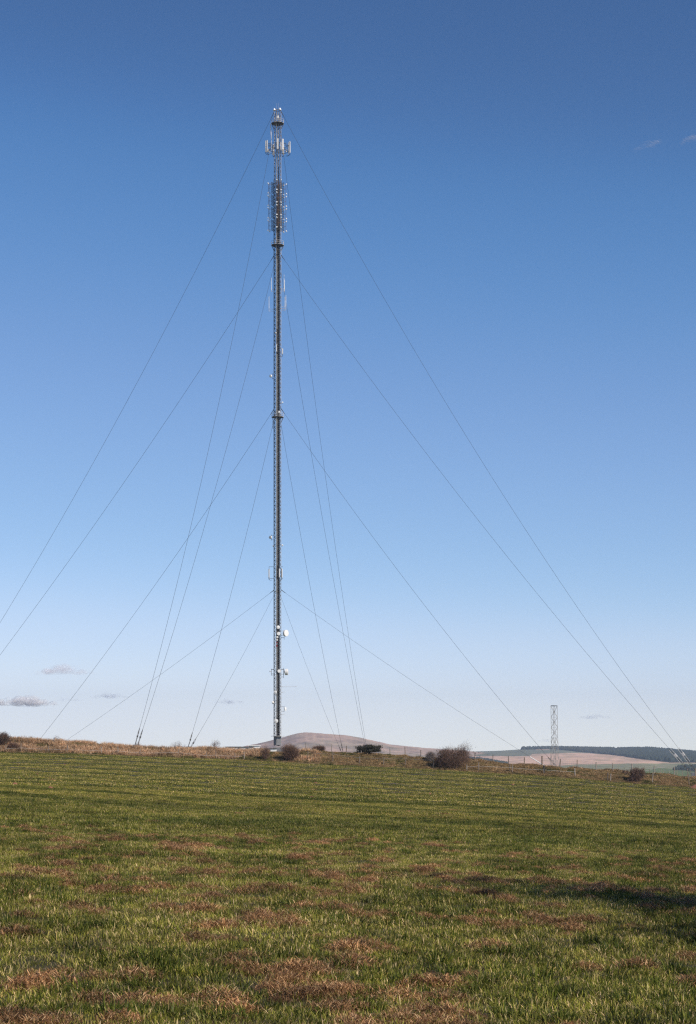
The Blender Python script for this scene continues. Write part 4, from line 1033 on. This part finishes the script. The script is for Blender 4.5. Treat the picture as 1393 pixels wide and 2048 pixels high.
# ---------------------------------------------------------------- clouds
def cloudmat(alpha, col):
    """thin vapour: each puff lets most light through; where many overlap the cloud grows dense"""
    m = bpy.data.materials.new('cloud_vapour'); m.use_nodes = True; nt = m.node_tree; nt.nodes.clear()
    out = nt.nodes.new('ShaderNodeOutputMaterial'); df = nt.nodes.new('ShaderNodeBsdfDiffuse'); df.inputs[0].default_value = (*col, 1)
    tl = nt.nodes.new('ShaderNodeBsdfTranslucent'); tl.inputs[0].default_value = (*col, 1)
    tp = nt.nodes.new('ShaderNodeBsdfTransparent'); mx = nt.nodes.new('ShaderNodeMixShader'); m2 = nt.nodes.new('ShaderNodeMixShader'); m2.inputs[0].default_value = .12
    n = noise(nt, .006, 4, .65); al = mathn(nt, 'MULTIPLY', ramp(nt, n, [(.30, (0, 0, 0)), (.62, (1, 1, 1))]), alpha)
    nt.links.new(al, mx.inputs[0]); nt.links.new(tp.outputs[0], mx.inputs[1]); nt.links.new(df.outputs[0], m2.inputs[1]); nt.links.new(tl.outputs[0], m2.inputs[2]); nt.links.new(m2.outputs[0], mx.inputs[2]); nt.links.new(mx.outputs[0], out.inputs[0])
    return m
CD = 16000.; bm_ = None
def puff_cloud(px_, py_, w_, h_, alpha, col, lab, n, seed, slant=0.):
    r = random.Random(seed); O = P(px_, py_, CD); W = w_ * .56 * CD / F; H = h_ * .5 * CD / F; mb = MB()
    lumps = [(-.8 + 1.6 * (q_ + r.random()) / 6, r.uniform(.4, 1)) for q_ in range(6)]
    for k in range(n):
        cx, hh_ = r.choice(lumps); ux = max(-.95, min(.95, cx + r.gauss(0, .22))); top = (1 - ux * ux) ** .7 * hh_
        uz = -.55 + r.random() ** 1.3 * 1.3 * top; rad = W * r.uniform(.07, .17) * (1.15 - abs(ux) * .6)
        c = Vector((ux * W, r.gauss(0, .3) * W, uz * H + ux * W * slant)); q = len(mb.v); nu, nv = 10, 6
        for i in range(nv + 1):
            t = math.pi * i / nv
            for j in range(nu):
                g = 2 * math.pi * j / nu; z = math.cos(t); z = z if z > 0 else z * .55
                mb.v.append(c + Vector((max(.02, math.sin(t)) * math.cos(g) * rad * 1.5, max(.02, math.sin(t)) * math.sin(g) * rad * 1.5, z * min(rad, H * .75))))
        for i in range(nv):
            for j in range(nu): l = (j + 1) % nu; mb.f.append((q + i * nu + l, q + i * nu + j, q + (i + 1) * nu + j, q + (i + 1) * nu + l))
    o = mb.build('cloud', cloudmat(alpha, col), smooth=True); o.location = O; tag(o, lab, 'cloud'); return o
WH = (1.0, .94, .92); MV = (.95, .88, .92); GR = (.74, .77, .87)
puff_cloud(50, 1403, 108, 24, .17, WH, 'brightest low pinkish white cloud at the left edge', 85, 1)
puff_cloud(128, 1341, 108, 22, .055, MV, 'soft mauve cloud above the brightest one at left', 50, 2)
puff_cloud(217, 1391, 64, 15, .05, GR, 'grey blue cloud low at left, right of the brightest cloud', 40, 3)
puff_cloud(138, 1399, 50, 9, .05, GR, 'thin grey streak between the two low clouds at left', 26, 4)
puff_cloud(460, 1403, 54, 13, .05, GR, 'small grey blue cloud low beside the mast', 34, 5)
puff_cloud(1190, 1434, 64, 10, .05, GR, 'thin grey blue cloud right of the short lattice tower', 34, 6)
puff_cloud(1092, 1480, 32, 9, .05, GR, 'faint tiny cloud just above the forest by the short tower', 24, 7)
puff_cloud(1293, 290, 54, 18, .025, WH, 'faint wisp high in the blue at upper right', 34, 8, .35)
puff_cloud(1388, 272, 56, 22, .03, WH, 'faint wisp cut by the right edge high up', 34, 9, .4)

# ---------------------------------------------------------------- haze
m = bpy.data.materials.new('haze_air'); m.use_nodes = True; nt = m.node_tree; nt.nodes.clear()
out = nt.nodes.new('ShaderNodeOutputMaterial'); pv = nt.nodes.new('ShaderNodeVolumePrincipled'); pv.inputs['Color'].default_value = (.66, .79, 1, 1); pv.inputs['Density'].default_value = 8e-5; pv.inputs['Anisotropy'].default_value = .2
nt.links.new(pv.outputs[0], out.inputs['Volume'])
mb = MB(); mb.box((0, 3600, 90), (15200, 7900, 300)); o = mb.build('haze', m); tag(o, kind='stuff')
